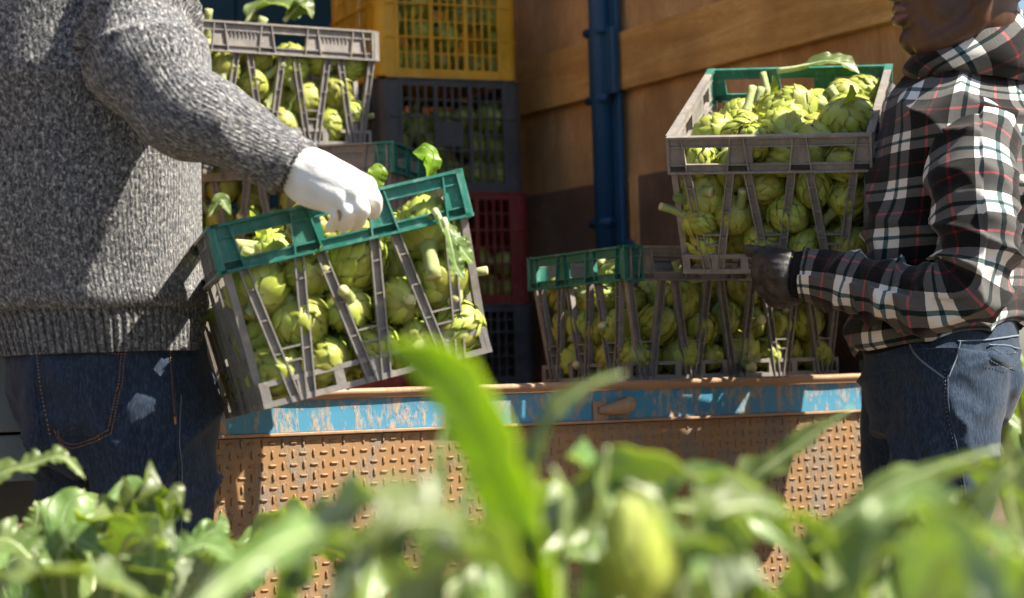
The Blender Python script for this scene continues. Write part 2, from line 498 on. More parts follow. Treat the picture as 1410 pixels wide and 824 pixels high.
# ------------------------------------------------------------------ the setting: ground
g = MB()
NX = 90
gx = np.linspace(-1, 1, NX); gx = np.sign(gx) * (np.abs(gx) ** 3.2) * 900
gy = np.linspace(0, 1, NX) ** 3.0 * 1500 - 6
G = [[(x, y, (noise.noise(Vector((x * 1.7, y * 1.7, 0))) * 0.05 + noise.noise(Vector((x * 6, y * 6, 4))) * 0.03) if abs(x) < 30 and y < 40 else 0.0) for x in gx] for y in gy]
g.grid(G)
gr = g.build('ground', MAT['soil'], smooth=True)
tag(gr, kind='structure')

# ------------------------------------------------------------------ the truck (x along the tail, y into the bed)
YAW = 30.0
BED = 0.897
TRK = Matrix.Translation((0.226, 3.587, 0)) @ Matrix.Rotation(R(YAW), 4, 'Z')
def T(x, y, z): return TRK @ Vector((x, y, z))
truck = empty('truck', TRK.translation, TRK.to_3x3())
tag(truck, 'open rusty flatbed truck with wooden side wall and blue tail beam loaded with crates', 'truck')
WX = 0.615          # inner face of the right wall
LX = -1.75          # inner face of the left wall
BL = 2.35           # bed length to the bulkhead
def part(name, mat, bevel=0.0, smooth=False, parent=None):
    def mk(mb):
        return mb.build(name, MAT[mat] if isinstance(mat, str) else mat, parent or truck, smooth=smooth, bevel=bevel)
    return mk
# tail lip, beam and tread plate
TX0, TX1 = -1.075, 0.80
lip = MB()
n = 90
prof = [(-0.004, -0.010), (-0.010, -0.004), (-0.010, 0.002), (-0.004, 0.0045), (0.06, 0.0045), (0.06, -0.02)]
rows = []
for i in range(n + 1):
    x = TX0 + (TX1 - TX0) * i / n
    rows.append([(x, y + 0.0018 * noise.noise(Vector((x * 9, y * 60, 1))), BED + z + 0.0016 * noise.noise(Vector((x * 14, y * 50, 7)))) for y, z in prof])
lip.grid(rows, flip=True)
part('tail_lip', 'rusty_lip', smooth=True)(lip)
bm_ = MB()
rows = []
BH = 0.0625
prof = [(0.0, -0.0105), (0.0015, -0.014), (0.0015, -BH), (-0.002, -BH - 0.003)]
for i in range(n + 1):
    x = TX0 + (TX1 - TX0) * i / n
    rows.append([(x, y + 0.002 * noise.noise(Vector((x * 5, z * 30, 3))), BED + z) for y, z in [(0.0, -0.0105), (0.001, -0.02), (0.001, -0.035), (0.001, -0.05), (0.0, -BH)]])
bm_.grid(rows, flip=True)
part('tail_beam', 'blue_paint', smooth=True)(bm_)
rb = MB()
rb.box((TX0, -0.007, BED - BH - 0.006), (TX1, 0.012, BED - BH - 0.0005))
part('beam_edge_strip', 'rusty_lip', bevel=0.0015)(rb)
# tread plate: sheet plus raised lugs
PZ1, PZ0 = BED - BH - 0.0075, 0.40
tp = MB()
rows = []
for k in range(16):
    z = PZ1 + (PZ0 - PZ1) * k / 15
    rows.append([(TX0 + (TX1 - TX0) * i / 60, 0.003 + 0.003 * noise.noise(Vector((i * 0.2, z * 6, 2))), z) for i in range(61)])
tp.grid(rows, flip=False)
plate = part('tread_plate', 'rust_plate', smooth=True)(tp)
lug = MB()
rng = random.Random(3)
PT = 0.0178
j = 0
z = PZ1 - 0.009
while z > 0.46:
    i = 0
    x = TX0 + 0.012
    while x < TX1 - 0.012:
        yb = 0.003 + 0.003 * noise.noise(Vector(((x - TX0) / (TX1 - TX0) * 60 * 0.2, z * 6, 2)))
        a, b = (0.0076, 0.0027) if (i + j) % 2 == 0 else (0.0027, 0.0076)
        h = 0.0025 * rng.uniform(0.75, 1.1)
        jx, jz = rng.uniform(-.0006, .0006), rng.uniform(-.0006, .0006)
        V_, ring = [], []
        for sc, hh in ((1.0, -0.001), (0.82, h * 0.75), (0.5, h)):
            for q in range(8):
                an = 2 * math.pi * (q + .5) / 8
                cxx, czz = math.cos(an), math.sin(an)
                rr = 1.0
                V_.append((x + jx + (math.copysign(abs(cxx) ** .6, cxx) * a * (sc if a > b else sc * sc)), yb - hh, z + jz + math.copysign(abs(czz) ** .6, czz) * b * (sc if b > a else sc * sc)))
        F_ = []
        for rr in range(2):
            for q in range(8):
                F_.append((rr * 8 + q, rr * 8 + (q + 1) % 8, rr * 8 + 8 + (q + 1) % 8, rr * 8 + 8 + q))
        F_.append(tuple(16 + q for q in range(8)))
        lug.add(V_, F_)
        x += PT; i += 1
    z -= PT; j += 1
lg = part('tread_lug', 'lug_steel', smooth=True, parent=plate)(lug)
lg['kind'] = 'stuff'
# latch knob on the beam
kb = MB()
kx = -0.052
kb.tube([(kx - 0.045, -0.004, BED - 0.046), (kx - 0.02, -0.012, BED - 0.044), (kx + 0.004, -0.016, BED - 0.040), (kx + 0.012, -0.016, BED - 0.039)], [0.006, 0.011, 0.0145, 0.010], 14, n=14)
kb.ball((kx + 0.012, -0.016, BED - 0.037), (0.012, 0.012, 0.014))
part('latch_knob', 'rusty_lip', smooth=True)(kb)
kb2 = MB(); kb2.box((kx - 0.055, -0.004, BED - 0.066), (kx - 0.03, 0.0, BED - 0.03)); part('latch_plate', 'rusty_lip', bevel=0.002)(kb2)
# drips and weld beads where the lip meets the beam
wb = MB(); wb.tube([(TX0, -0.001, BED - 0.0105), (TX1, -0.001, BED - 0.0105)], [0.0022], 6); part('weld_bead', 'rusty_lip', smooth=True)(wb)
# left of the lift: pale grey corner panel, dark gap, wheel
pg = MB(); pg.box((LX - 0.06, -0.03, BED - 0.045), (TX0 - 0.012, 0.10, BED + 0.09)); part('corner_panel', 'pale_grey_paint', bevel=0.006)(pg)
pg = MB(); pg.box((LX - 0.06, -0.024, BED - 0.118), (TX0 - 0.012, 0.10, BED - 0.049)); part('corner_panel', 'pale_grey_paint', bevel=0.004)(pg)
fl = MB(); fl.box((LX - 0.05, 0.06, BED - 0.11), (WX + 0.08, BL, BED - 0.04)); part('bed_frame', 'dark_steel')(fl)
nb = 16
for i in range(nb):
    a = LX + (WX - LX) * i / nb
    f_ = MB(); f_.box((a + 0.002, 0.062, BED - 0.04), (a + (WX - LX) / nb - 0.002, BL, BED - 0.0015 - 0.002 * (i % 2)))
    part('floor_plank', 'floor_wood')(f_)
for sx in (-1.35, 0.3):
    ch = MB(); ch.box((sx - 0.05, 0.12, 0.62), (sx + 0.05, BL + 1.6, BED - 0.11)); part('chassis_rail', 'dark_steel')(ch)
for sx in (-1.52, 0.35):
    wh = MB()
    prof = [(0.20, -0.10), (0.36, -0.115), (0.41, -0.10), (0.43, -0.06), (0.43, 0.06), (0.41, 0.10), (0.36, 0.115), (0.20, 0.10)]
    wh.grid([[(sx + o, 0.95 + r * math.cos(2 * math.pi * q / 40), 0.43 + r * math.sin(2 * math.pi * q / 40)) for q in range(40)] for r, o in prof], True)
    wo = part('wheel', 'rubber', smooth=True)(wh)
    rm = MB(); rm.tube([(sx - 0.05, 0.95, 0.43), (sx + 0.05, 0.95, 0.43)], [0.205], 32); part('rim', 'pale_grey_paint', parent=wo)(rm)
ax = MB(); ax.tube([(-1.5, 0.95, 0.43), (0.33, 0.95, 0.43)], [0.05], 12); part('axle', 'dark_steel')(ax)
cbm = MB(); cbm.box((LX + 0.1, BL + 0.25, 0.55), (WX - 0.1, BL + 1.7, 2.5)); part('cab', 'pale_grey_paint', bevel=0.08)(cbm)

# right wall: plywood sheets, planks, posts
WT = 2.7
def wallbox(name, mat, y0, y1, z0, z1, x0=WX, th=0.015, bevel=0.002, parent=None):
    m = MB(); m.box((x0, y0, z0), (x0 + th, y1, z1)); return part(name, mat, bevel, parent=parent)(m)
PY = 0.985          # blue post
wallbox('plywood_sheet', 'plywood', -0.12, PY - 0.002, BED + 0.006, WT)
wallbox('plywood_sheet', 'plywood', PY + 0.002, BL, BED, WT)
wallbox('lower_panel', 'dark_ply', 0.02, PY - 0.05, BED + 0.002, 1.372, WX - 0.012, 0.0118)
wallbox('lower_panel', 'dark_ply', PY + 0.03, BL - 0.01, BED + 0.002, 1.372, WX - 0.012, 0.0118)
wallbox('edge_batten', 'plywood', PY - 0.085, PY - 0.052, BED + 0.002, 1.372, WX - 0.016, 0.0155)
wallbox('plank', 'plank_wood', -0.12, PY - 0.035, 1.575, 1.712, WX - 0.026, 0.0255, 0.004)
wallbox('plank', 'plank_wood', PY + 0.045, BL - 0.005, 1.575, 1.712, WX - 0.026, 0.0255, 0.004)
wallbox('plank', 'plank_wood', -0.12, PY - 0.035, 2.06, 2.20, WX - 0.026, 0.0255, 0.004)
wallbox('plank', 'plank_wood', PY + 0.045, BL - 0.005, 2.06, 2.20, WX - 0.026, 0.0255, 0.004)
po = MB()
po.tube([(WX - 0.042, PY + 0.012, BED), (WX - 0.042, PY + 0.012, WT + 0.05)], [0.025], 20)
post = part('post', 'dark_blue_paint', smooth=True)(po)
pf = MB(); pf.box((WX - 0.030, PY - 0.040, BED), (WX - 0.017, PY - 0.010, WT + 0.03)); part('post_flange', 'dark_blue_paint', 0.003, parent=post)(pf)
for zz in (1.56, 1.72, 1.27):
    pf = MB(); pf.tube([(WX - 0.055, PY + 0.05, zz), (WX - 0.055, PY - 0.03, zz)], [0.011], 10)
    part('hinge_pin', 'dark_blue_paint', smooth=True, parent=post)(pf)
pf = MB(); pf.box((WX - 0.052, PY - 0.055, 1.565), (WX - 0.034, PY + 0.052, 1.725)); part('stake_pocket', 'dark_blue_paint', 0.004, parent=post)(pf)
pf = MB(); pf.box((WX - 0.03, PY - 0.07, 1.19), (WX - 0.018, PY + 0.06, 1.225)); part('strap', 'dark_blue_paint', 0.002, parent=post)(pf)
# left wall and bulkhead
m = MB(); m.box((LX - 0.02, 0.02, BED), (LX, BL, WT)); part('plywood_sheet', 'plywood', 0.002)(m)
for zz in (1.05, 1.575, 2.06):
    m = MB(); m.box((LX + 0.001, 0.03, zz), (LX + 0.026, BL - 0.02, zz + 0.137)); part('plank', 'plank_wood', 0.004)(m)
nbd = 12
for i in range(nbd):
    a = LX + (WX - LX) * i / nbd
    m = MB(); m.box((a + 0.003, BL, BED), (a + (WX - LX) / nbd - 0.003, BL + 0.02, 2.62)); part('bulkhead_board', 'bulkhead_blue', 0.002)(m)
# unseen canvas added over the front half of the bed to shade the bulkhead
s = Nodes('canvas'); n1 = s.noise(s.coord('Object'), 3, 4); s.fin(s.ramp(n1, [(0.3, (0.05, 0.07, 0.10)), (0.7, (0.09, 0.11, 0.14))]), 0.85)
m = MB()
m.grid([[(LX - 0.03 + (WX - LX + 0.06) * u, y, 2.5 + 0.16 * math.sin(math.pi * u) - 0.02 * math.sin(math.pi * 4 * (y - 0.6))) for u in np.linspace(0, 1, 24)] for y in np.linspace(1.3, BL + 0.03, 14)])
SHADE_CANVAS = part('shade_canvas', 'canvas', smooth=True)(m)

# ------------------------------------------------------------------ field crates with V struts
L_, W_, H_, RIM = 0.51, 0.34, 0.245, 0.064
TAPER = 0.014
PV = 0.104
def rim_side(length, capped):
    """one side band in its own frame: u along x, out = -y, v up from 0 to RIM"""
    m = MB()
    hl = length / 2
    h = RIM
    m.box((-hl, -0.003, 0), (hl, 0.008, 0.0035))          # bottom flange
    m.box((-hl, -0.003, h - 0.004), (hl, 0.010, h))       # top flange
    m.box((-hl + .001, 0.0, 0.0135), (hl - .001, 0.0075, 0.0158))
    m.box((-hl + .001, 0.0, h * 0.70), (hl - .001, 0.0075, h * 0.70 + 0.0022))
    m.box((-hl + .001, 0.004, 0.003), (hl - .001, 0.0065, 0.0136))      # lower web
    k = int(round((length - 0.04) / PV))
    cs = [(i - (k - 1) / 2) * PV for i in range(k)]
    nodes_ = [c - PV / 2 for c in cs] + [cs[-1] + PV / 2]
    for i, c in enumerate(nodes_):
        b0, b1 = max(-hl + .002, c - 0.018), min(hl - .002, c + 0.018)
        t0, t1 = max(-hl + .002, c - 0.011), min(hl - .002, c + 0.011)
        m.slab([(b0, 0.003), (b1, 0.003), (t1, h - 0.004), (t0, h - 0.004)], -0.0065, -0.004)
        for lo, hi in ((b0, t0), (b1, t1)):
            m.slab([(lo - .0012, 0.003), (lo + .0012, 0.003), (hi + .0012, h - .004), (hi - .0012, h - .004)], -0.0066, 0.002)
    for i in range(len(nodes_) - 1):
        a, b = nodes_[i] + 0.013, nodes_[i + 1] - 0.013
        if i % 2 == 0 or True:
            m.box((a, 0.004, h * 0.70), (b, 0.0062, h - 0.004))
        if length > 0.4 and i in (1, 3):           # solid plates with moulded teeth
            m.box((a, 0.0042, 0.0135), (b, 0.006, h * 0.70))
            for q in range(9):
                u = a + 0.004 + (b - a - 0.008) * q / 8
                m.slab([(u - .0016, h * 0.70 - 0.001), (u, h * 0.70 - 0.013), (u + .0016, h * 0.70 - 0.001), (u, h * 0.70 - 0.0005)], -0.0043, -0.0015)
        elif i % 3 == 1:
            m.box((a, 0.004, 0.0135), (a + 0.012, 0.0062, h * 0.7))
    for e in (-1, 1):
        m.box((min(e * hl, e * (hl - 0.004)), -0.0028, 0.0005), (max(e * hl, e * (hl - 0.004)), 0.008, h - 0.0005))
    return m
def cap_wrap(length, sgn):
    m = MB()
    x0, x1 = (length / 2 - 0.040, length / 2 + 0.003)
    if sgn < 0: x0, x1 = -x1, -x0
    h = RIM
    m.box((x0, -0.0035, -0.0006), (x1, 0.009, 0.0041)); m.box((x0, -0.0035, h - .0046), (x1, 0.011, h + .0006))
    m.box((x0, 0.0028, 0.003), (x1, 0.0068, h - .004))
    for q in (0.04, 0.5, 0.96):
        xx = x0 + (x1 - x0) * q
        m.box((xx - .0015, -0.003, 0.003), (xx + .0015, 0.003, h - .004))
    m.box((x0, -0.0015, 0.0132), (x1, 0.003, 0.0161)); m.box((x0, -0.0015, h * .7 - .0004), (x1, 0.003, h * .7 + .0026))
    return m
def vstrut():
    """V of two channel legs; origin at the middle of the side at base level, v up to the rim"""
    m = MB()
    z1 = H_ - RIM + 0.004
    for sg in (-1, 1):
        def at(v): return sg * (0.0095 + (0.0375 - 0.0095) * v / z1)
        wd = 0.0058
        q = [(at(0.0) - wd, 0.0), (at(0.0) + wd, 0.0), (at(z1) + wd, z1), (at(z1) - wd, z1)]
        m.slab(q, -0.008, -0.004)
        for e in (-1, 1):
            q = [(at(0.0) + e * wd - .0011, 0.0), (at(0.0) + e * wd + .0011, 0.0), (at(z1) + e * wd + .0011, z1), (at(z1) + e * wd - .0011, z1)]
            m.slab(q, -0.0082, 0.002)
        for v in (0.35, 0.60, 0.83):
            z = v * z1
            m.slab([(at(z) - wd, z - .001), (at(z) + wd, z - .001), (at(z) + wd, z + .001), (at(z) - wd, z + .001)], -0.0041, 0.0012)
    for v in (0.40, 0.30):
        z = v * z1 * 0.95
        hw = 0.0095 + 0.028 * z / z1 - .005
        m.slab([(-hw, z - .0012), (hw, z - .0012), (hw, z + .0012), (-hw, z + .0012)], -0.0078, 0.0012)
    m.slab([(-.004, 0), (.004, 0), (.006, 0.05), (-.006, 0.05)], -0.0079, -0.0045)
    return m
def base_tray(pieces=True):
    m = MB()
    hl, hw = L_ / 2 - TAPER, W_ / 2 - TAPER
    h = 0.034
    for ln, other, ax_ in ((hl, hw, 0), (hw, hl, 1)):
        for sg in (-1, 1):
            def bx(u0, u1, z0, z1, inset=0.0):
                if ax_ == 0: m.box((u0, min(sg * (other - .006 - inset), sg * (other - inset)), z0), (u1, max(sg * (other - .006 - inset), sg * (other - inset)), z1))
                else: m.box((min(sg * (other - .006 - inset), sg * (other - inset)), u0, z0), (max(sg * (other - .006 - inset), sg * (other - inset)), u1, z1))
            e = 0.0 if ax_ == 0 else 0.0062
            bx(-ln + e, ln - e, 0, 0.008); bx(-ln + e, ln - e, h - 0.007, h)
            k = int(round(2 * ln / (PV / 2)))
            for i in range(k + 1):
                u = -ln + e + (2 * (ln - e)) * i / k
                wd = 0.0065
                bx(max(-ln + e, u - wd), min(ln - e, u + wd), 0.0079, h - 0.0069, 0.0003)
    for i in range(15):
        x = -hl + 0.012 + (2 * hl - 0.024) * i / 14
        m.box((x - .004, -hw + .007, 0.002), (x + .004, hw - .007, 0.0055))
    for i in range(8):
        y = -hw + 0.012 + (2 * hw - 0.024) * i / 7
        m.box((-hl + .007, y - .004, 0.0056), (hl - .007, y + .004, 0.009))
    return m
SIDE_RIM = rim_side(L_ - 0.0225, 0).mesh('side_rim', MAT['grey_plastic'])
END_RIM_G = rim_side(W_, 1).mesh('end_rim', MAT['green_plastic'])
END_RIM_GREY = rim_side(W_, 1).mesh('end_rim', MAT['grey_plastic'])
WRAP = {sg: cap_wrap(L_, sg).mesh('corner_wrap', MAT['green_plastic']) for sg in (-1, 1)}
VST = vstrut().mesh('v_strut', MAT['grey_plastic'])
TRAY = base_tray().mesh('base_tray', MAT['grey_plastic'])
LEAN = math.atan2(TAPER - 0.006, H_ - RIM)
def side_mat(k):
    """k: 0 front (-y), 1 right (+x), 2 back (+y), 3 left (-x)"""
    d = (W_ / 2 if k % 2 == 0 else L_ / 2)
    return Matrix.Rotation(R(90 * k), 4, 'Z') @ Matrix.Translation((0, -d, 0))
def field_crate(M, green, label, group='grey plastic field crates with V struts'):
    """green: ends that carry a green rim ('l' = -x, 'r' = +x); M places the crate's bottom centre"""
    root = empty('field_crate', M.translation, M.to_3x3())
    tag(root, label, 'crate', group)
    link_mesh('base_tray', TRAY, root)
    for k in range(4):
        S = side_mat(k)
        if k % 2 == 0:
            link_mesh('side_rim', SIDE_RIM, root, S @ Matrix.Translation((0, 0, H_ - RIM)))
        else:
            gr_ = ('r' if k == 1 else 'l') in green
            o = link_mesh('end_rim', END_RIM_G if gr_ else END_RIM_GREY, root, S @ Matrix.Translation((0, 0, H_ - RIM)))
            if gr_: 
                o['label'] = 'green end rim of the crate'
                for kk in (0, 2):
                    sg = (1 if k == 1 else -1) * (1 if kk == 0 else -1)
                    ww = link_mesh('corner_wrap', WRAP[sg], root, side_mat(kk) @ Matrix.Translation((0, 0, H_ - RIM)))
        nv = 5 if k % 2 == 0 else 3
        for i in range(nv):
            u = (i - (nv - 1) / 2) * PV * 0.985
            link_mesh('v_strut', VST, root, S @ Matrix.Translation((u, TAPER, 0)) @ Matrix.Rotation(LEAN, 4, 'X'))
    return root

def frame(origin, xdir, zdir):
    x = Vector(xdir).normalized(); z = Vector(zdir); z = (z - x * z.dot(x)).normalized(); y = z.cross(x)
    m = Matrix((x, y, z)).transposed().to_4x4(); m.translation = origin
    return m

# (1) crate in the hands of the person in the sweater: its green end faces the camera (-x of the crate = toward us)
def crate_pose(front_mid, yaw, pitch, roll, end='l'):
    """front_mid: world point of the top edge middle of the near end; yaw: length axis turned right; pitch: far end up; roll: right side up"""
    Mr = Matrix.Rotation(R(-yaw), 4, 'Z') @ Matrix.Rotation(R(pitch), 4, 'X') @ Matrix.Rotation(R(-roll), 4, 'Y')
    base = Matrix.Rotation(R(90), 4, 'Z')       # crate +x -> away
    M = Mr @ base
    off = M @ Vector((-L_ / 2, 0, H_))
    M.translation = Vector(front_mid) - off
    return M
M1 = crate_pose(C(463, 272, 2.65), -14.0, -2.0, 12.0 + 0.4)
CR1 = field_crate(M1, 'lr', 'tilted crate with green end rim carried by the white gloved hand')
M2 = crate_pose(C(1057, 187, 3.36), 15.0, 21.0, -2.5)
CR2 = field_crate(M2, 'r', 'crate of artichokes tipped towards the camera, held by the person in plaid')
# (3) crate on the tail edge
def truck_crate(corner, yaw_extra, pitchz=0.0):
    """corner: world point of the near-left bottom corner of the long side"""
    M = Matrix.Rotation(R(YAW + yaw_extra), 4, 'Z') @ Matrix.Rotation(R(pitchz), 4, 'Y')
    M.translation = Vector(corner) - M.to_3x3() @ Vector((-L_ / 2 + TAPER, -W_ / 2 + TAPER, 0))
    return M
p3 = C(868, 525, 3.69); p3.z = BED + 0.004
M3 = truck_crate(p3, 0.0)
CR3 = field_crate(M3, 'l', 'crate with green left end standing on the truck tail below the held crate')
# (4) left stack: crate on crate on a red lattice crate
def right_corner_crate(pt, yaw, z):
    M = Matrix.Rotation(R(yaw), 4, 'Z')
    o = M.to_3x3() @ Vector((L_ / 2 - TAPER, -W_ / 2 + TAPER, 0))
    M.translation = Vector((pt.x, pt.y, z)) - Vector((o.x, o.y, 0))
    return M
M4 = right_corner_crate(C(512, 197, 4.32), 30.0, 1.414)
CR4 = field_crate(M4, 'l', 'uppermost crate of the stack behind the sweater, leaves spilling over its rim')
M5 = right_corner_crate(C(537, 300, 4.22), -12.0, 1.166)
CR5 = field_crate(M5, 'r', 'crate with green right end, second from top behind the white glove')

# ------------------------------------------------------------------ lattice crates
def lattice_crate(M, w, dpt, h, mat, label, handle='slot', open_top=True):
    root = empty('lattice_crate', M.translation, M.to_3x3())
    tag(root, label, 'crate', 'closed lattice crates on the truck')
    def P(name, mb, bev=0.0, parent=root, smooth=False):
        return mb.build(name, MAT[mat], parent, bevel=bev, smooth=smooth)
    cr = 0.028
    for sx in (-1, 1):
        for sy in (-1, 1):
            m = MB(); pts = []
            prof = []
            for q in range(7):
                a = math.pi / 2 * q / 6
                prof.append((sx * (w / 2 - cr + cr * math.sin(a)), sy * (dpt / 2 - cr + cr * math.cos(a))))
            prof = [(sx * (w / 2 - 0.052), sy * dpt / 2)] + prof + [(sx * w / 2, sy * (dpt / 2 - 0.052))]
            inn = [(x * 0.975, y * 0.975) for x, y in prof]
            m.grid([[(x, y, z) for x, y in prof] for z in (0.004, h - 0.004)], flip=(sx * sy > 0))
            m.grid([[(x, y, z) for x, y in inn] for z in (0.004, h - 0.004)], flip=(sx * sy < 0))
            m.grid([[(x, y, h - 0.004) for x, y in prof], [(x, y, h - 0.004) for x, y in inn]], flip=(sx * sy > 0))
            P('corner_post', m, smooth=True)
    for k in range(4):
        ln, d = (w, dpt) if k % 2 == 0 else (dpt, w)
        S = Matrix.Rotation(R(90 * k), 4, 'Z') @ Matrix.Translation((0, -d / 2, 0))
        m = MB()
        a = ln / 2 - 0.050
        m.box((-a, 0.0, 0.0), (a, 0.006, 0.022), M=S); m.box((-a, 0.0, h - 0.018), (a, 0.006, h), M=S)
        for z in (h * 0.36, h * 0.66):
            m.box((-ln / 2 + 0.02, -0.0035, z - 0.002), (ln / 2 - 0.02, 0.0058, z + 0.002), M=S)
        m.box((-ln / 2 + 0.02, -0.0035, h - 0.003), (ln / 2 - 0.02, 0.0059, h + 0.001), M=S)
        m.box((-ln / 2 + 0.02, -0.0035, -0.001), (ln / 2 - 0.02, 0.0059, 0.003), M=S)
        xs = [-a, -a / 3, a / 3, a]
        for x in xs:
            m.box((x - 0.005, -0.0025, 0.003), (x + 0.005, 0.0056, h - 0.003), M=S)
        for p_ in range(3):
            x0, x1 = xs[p_] + 0.005, xs[p_ + 1] - 0.005
            nb_ = 3
            for q in range(1, nb_ + 1):
                x = x0 + (x1 - x0) * q / (nb_ + 1)
                m.box((x - 0.0024, 0.0012, 0.022), (x + 0.0024, 0.005, h - 0.018), M=S)
            for z in (h * 0.22, h * 0.51, h * 0.81):
                m.box((x0, 0.0016, z - 0.0016), (x1, 0.0048, z + 0.0016), M=S)
            if p_ == 1 and handle == 'plate':
                m.box((x0, 0.0004, h * 0.40), (x1 - 0.014, 0.0052, h * 0.62), M=S)
        P('side_panel', m)
    m = MB()
    m.box((-w / 2 + .01, -dpt / 2 + .01, 0.003), (w / 2 - .01, dpt / 2 - .01, 0.008))
    P('base', m)
    return root
FW, FD, FH = 0.365, 0.34, 0.268
fs = C(520, 105, 4.78)      # front-left lower corner of the yellow crate
def far_crate(z, yaw, dx, dy, mat, label, handle, h=FH):
    M = Matrix.Rotation(R(yaw), 4, 'Z')
    o = M.to_3x3() @ Vector((-FW / 2, -FD / 2, 0))
    M.translation = Vector((fs.x + dx, fs.y + dy, z)) - Vector((o.x, o.y, 0))
    return lattice_crate(M, FW, FD, h, mat, label, handle), M
zt = fs.z
FY, MY = far_crate(zt, 24, 0, 0, 'yellow_plastic', 'yellow lattice crate on top of the far stack', 'slot')
FB, MBk = far_crate(zt - FH - .002, 23, 0.005, 0, 'black_plastic', 'black lattice crate directly under the yellow crate', 'plate')
FR, MR_ = far_crate(zt - 2 * FH - .004, 22, 0.012, 0, 'red_plastic', 'dark red lattice crate between the two black ones in the far stack', 'slot')
hb = zt - 2 * FH - .006 - BED
FK, MK = far_crate(BED + .001, 22, 0.015, 0, 'black_plastic', 'black lattice crate at the foot of the far stack', 'slot', hb)
Mr5 = right_corner_crate(C(560, 535, 4.2), -6.0, BED + .002)
lattice_crate(Mr5, 0.50, 0.36, 1.166 - BED - .006, 'red_plastic', 'pinkish red lattice crate low behind the carried crate', 'slot')
# ------------------------------------------------------------------ artichokes
def head_profile(t, fat):
    """radius and height along the axis, t 0 (stem end) .. 1 (tip)"""
    a = math.pi * t
    z = -math.cos(a)
    r = math.sin(a) ** 0.85 * (1.0 - 0.16 * z)
    return r * fat, z * (1.12 if z > 0 else 0.92)
def bract_mesh(i, n, fat, seed):
    rng = random.Random(seed * 100 + i)
    f = i / (n - 1)
    t0 = 0.045 + 0.675 * f
    ln = 0.31 - 0.07 * f
    wid = (0.65 - 0.2 * f) * rng.uniform(0.9, 1.1)
    flare = (0.16 if f < 0.6 else 0.09) * rng.uniform(0.2, 1.7)
    nu, nv = 5, 6
    G, UV = [], []
    for b in range(nv):
        v = b / (nv - 1)
        env = (0.62 + 0.38 * math.sin(math.pi * min(1, v * 1.15))) if v < 0.55 else max(0.04, 1 - max(0.0, (v - 0.5) / 0.5) ** 1.5)
        row, urow = [], []
        for a in range(nu):
            u = a / (nu - 1) * 2 - 1
            t = min(0.985, t0 + ln * v - 0.035 * abs(u) * v)
            r, z = head_profile(t, fat)
            phi = u * wid * env * 0.5 * (1.0 / max(0.5, r / fat)) ** 0.6
            off = 1.0 + 0.015 + 0.15 * v - 0.06 * abs(u) ** 2 * (0.4 + v) + flare * max(0, v - 0.55) ** 1.5 * 1.4
            rr = r * off + (0.02 if v < .2 else 0.035)
            row.append((rr * math.cos(phi), rr * math.sin(phi), z * (1 + 0.03 * v)))
            urow.append((a / (nu - 1), v))
        G.append(row); UV.append(urow)
    m = MB(); m.grid(G, uv=UV)
    return m
NBR = 48
GOLD = 2.399963
VARS = []
for vi, fat in enumerate((0.93, 1.0, 0.86)):
    brs = [bract_mesh(i, NBR, fat, vi + 1) for i in range(NBR)]
    azs = [i * GOLD + random.Random(vi * 77 + i).uniform(-.12, .12) for i in range(NBR)]
    joined = MB()
    for b, az in zip(brs, azs):
        joined.add(b.v, b.f, 0, Matrix.Rotation(az, 4, 'Z'), b.uv)
    core = MB(); 
    prof = [head_profile(t, fat * 0.97) for t in np.linspace(0.03, 0.97, 10)]
    core.grid([[(r * math.cos(2 * math.pi * q / 14), r * math.sin(2 * math.pi * q / 14), z) for q in range(14)] for r, z in prof], True)
    core.f.append(tuple(range(14))[::-1]); core.m.append(0); core.f.append(tuple(9 * 14 + q for q in range(14))); core.m.append(0)
    VARS.append(dict(bm=[b.mesh('bract', MAT['bract'], True) for b in brs], az=azs, joined=joined.mesh('head', MAT['bract'], True), core=core.mesh('core', MAT['artichoke_core'], True)))
def stem_mesh(ln, r, seed):
    rng = random.Random(seed)
    m = MB()
    bx, by = rng.uniform(-.3, .3), rng.uniform(-.3, .3)
    pts = [(0, 0, -0.78), (bx * .25, by * .25, -0.85 - ln * .4), (bx, by, -0.85 - ln)]
    m.tube(pts, [r * 1.5, r * 1.02, r * 0.95, r], 10, n=7, caps=True)
    m.m[-1] = 1; m.m[-2] = 0
    return m.mesh('stem', [MAT['stem'], MAT['stem_cut']], True)
STEMS = [stem_mesh(l, r, k) for k, (l, r) in enumerate(((0.35, .26), (0.9, .24), (1.5, .23), (2.1, .22), (1.2, .27)))]
def small_leaf_mesh(seed, ln, wd):
    """a small undivided stem leaf in head units"""
    rng = random.Random(seed)
    m = MB(); G = []; UV = []
    b = rng.uniform(0.2, 0.9)
    for i in range(12):
        t = i / 11
        hw = wd * math.sin(math.pi * min(1, t * 0.92 + 0.06)) ** 0.7 * (1 + 0.10 * math.sin(t * 19 + seed))
        cx_, cz_ = ln * t * 0.55 + .25 * t, -0.9 - 0.5 * t + ln * (0.55 * t - b * t * t)
        G.append([(cx_ + 0.10 * abs(u) * wd, u * hw, cz_ + 0.35 * hw * abs(u) + 0.06 * math.sin(7 * t * 3 + u * 2)) for u in (-1, -.5, 0, .5, 1)])
        UV.append([(u, t * .12) for u in (-1, -.5, 0, .5, 1)])
    m.grid(G, uv=UV)
    return m.mesh('leaf', MAT['leaf_top'], True)
SLEAF = [small_leaf_mesh(k, l, wd_) for k, (l, wd_) in enumerate(((1.6, .35), (2.4, .42), (1.1, .3)))]

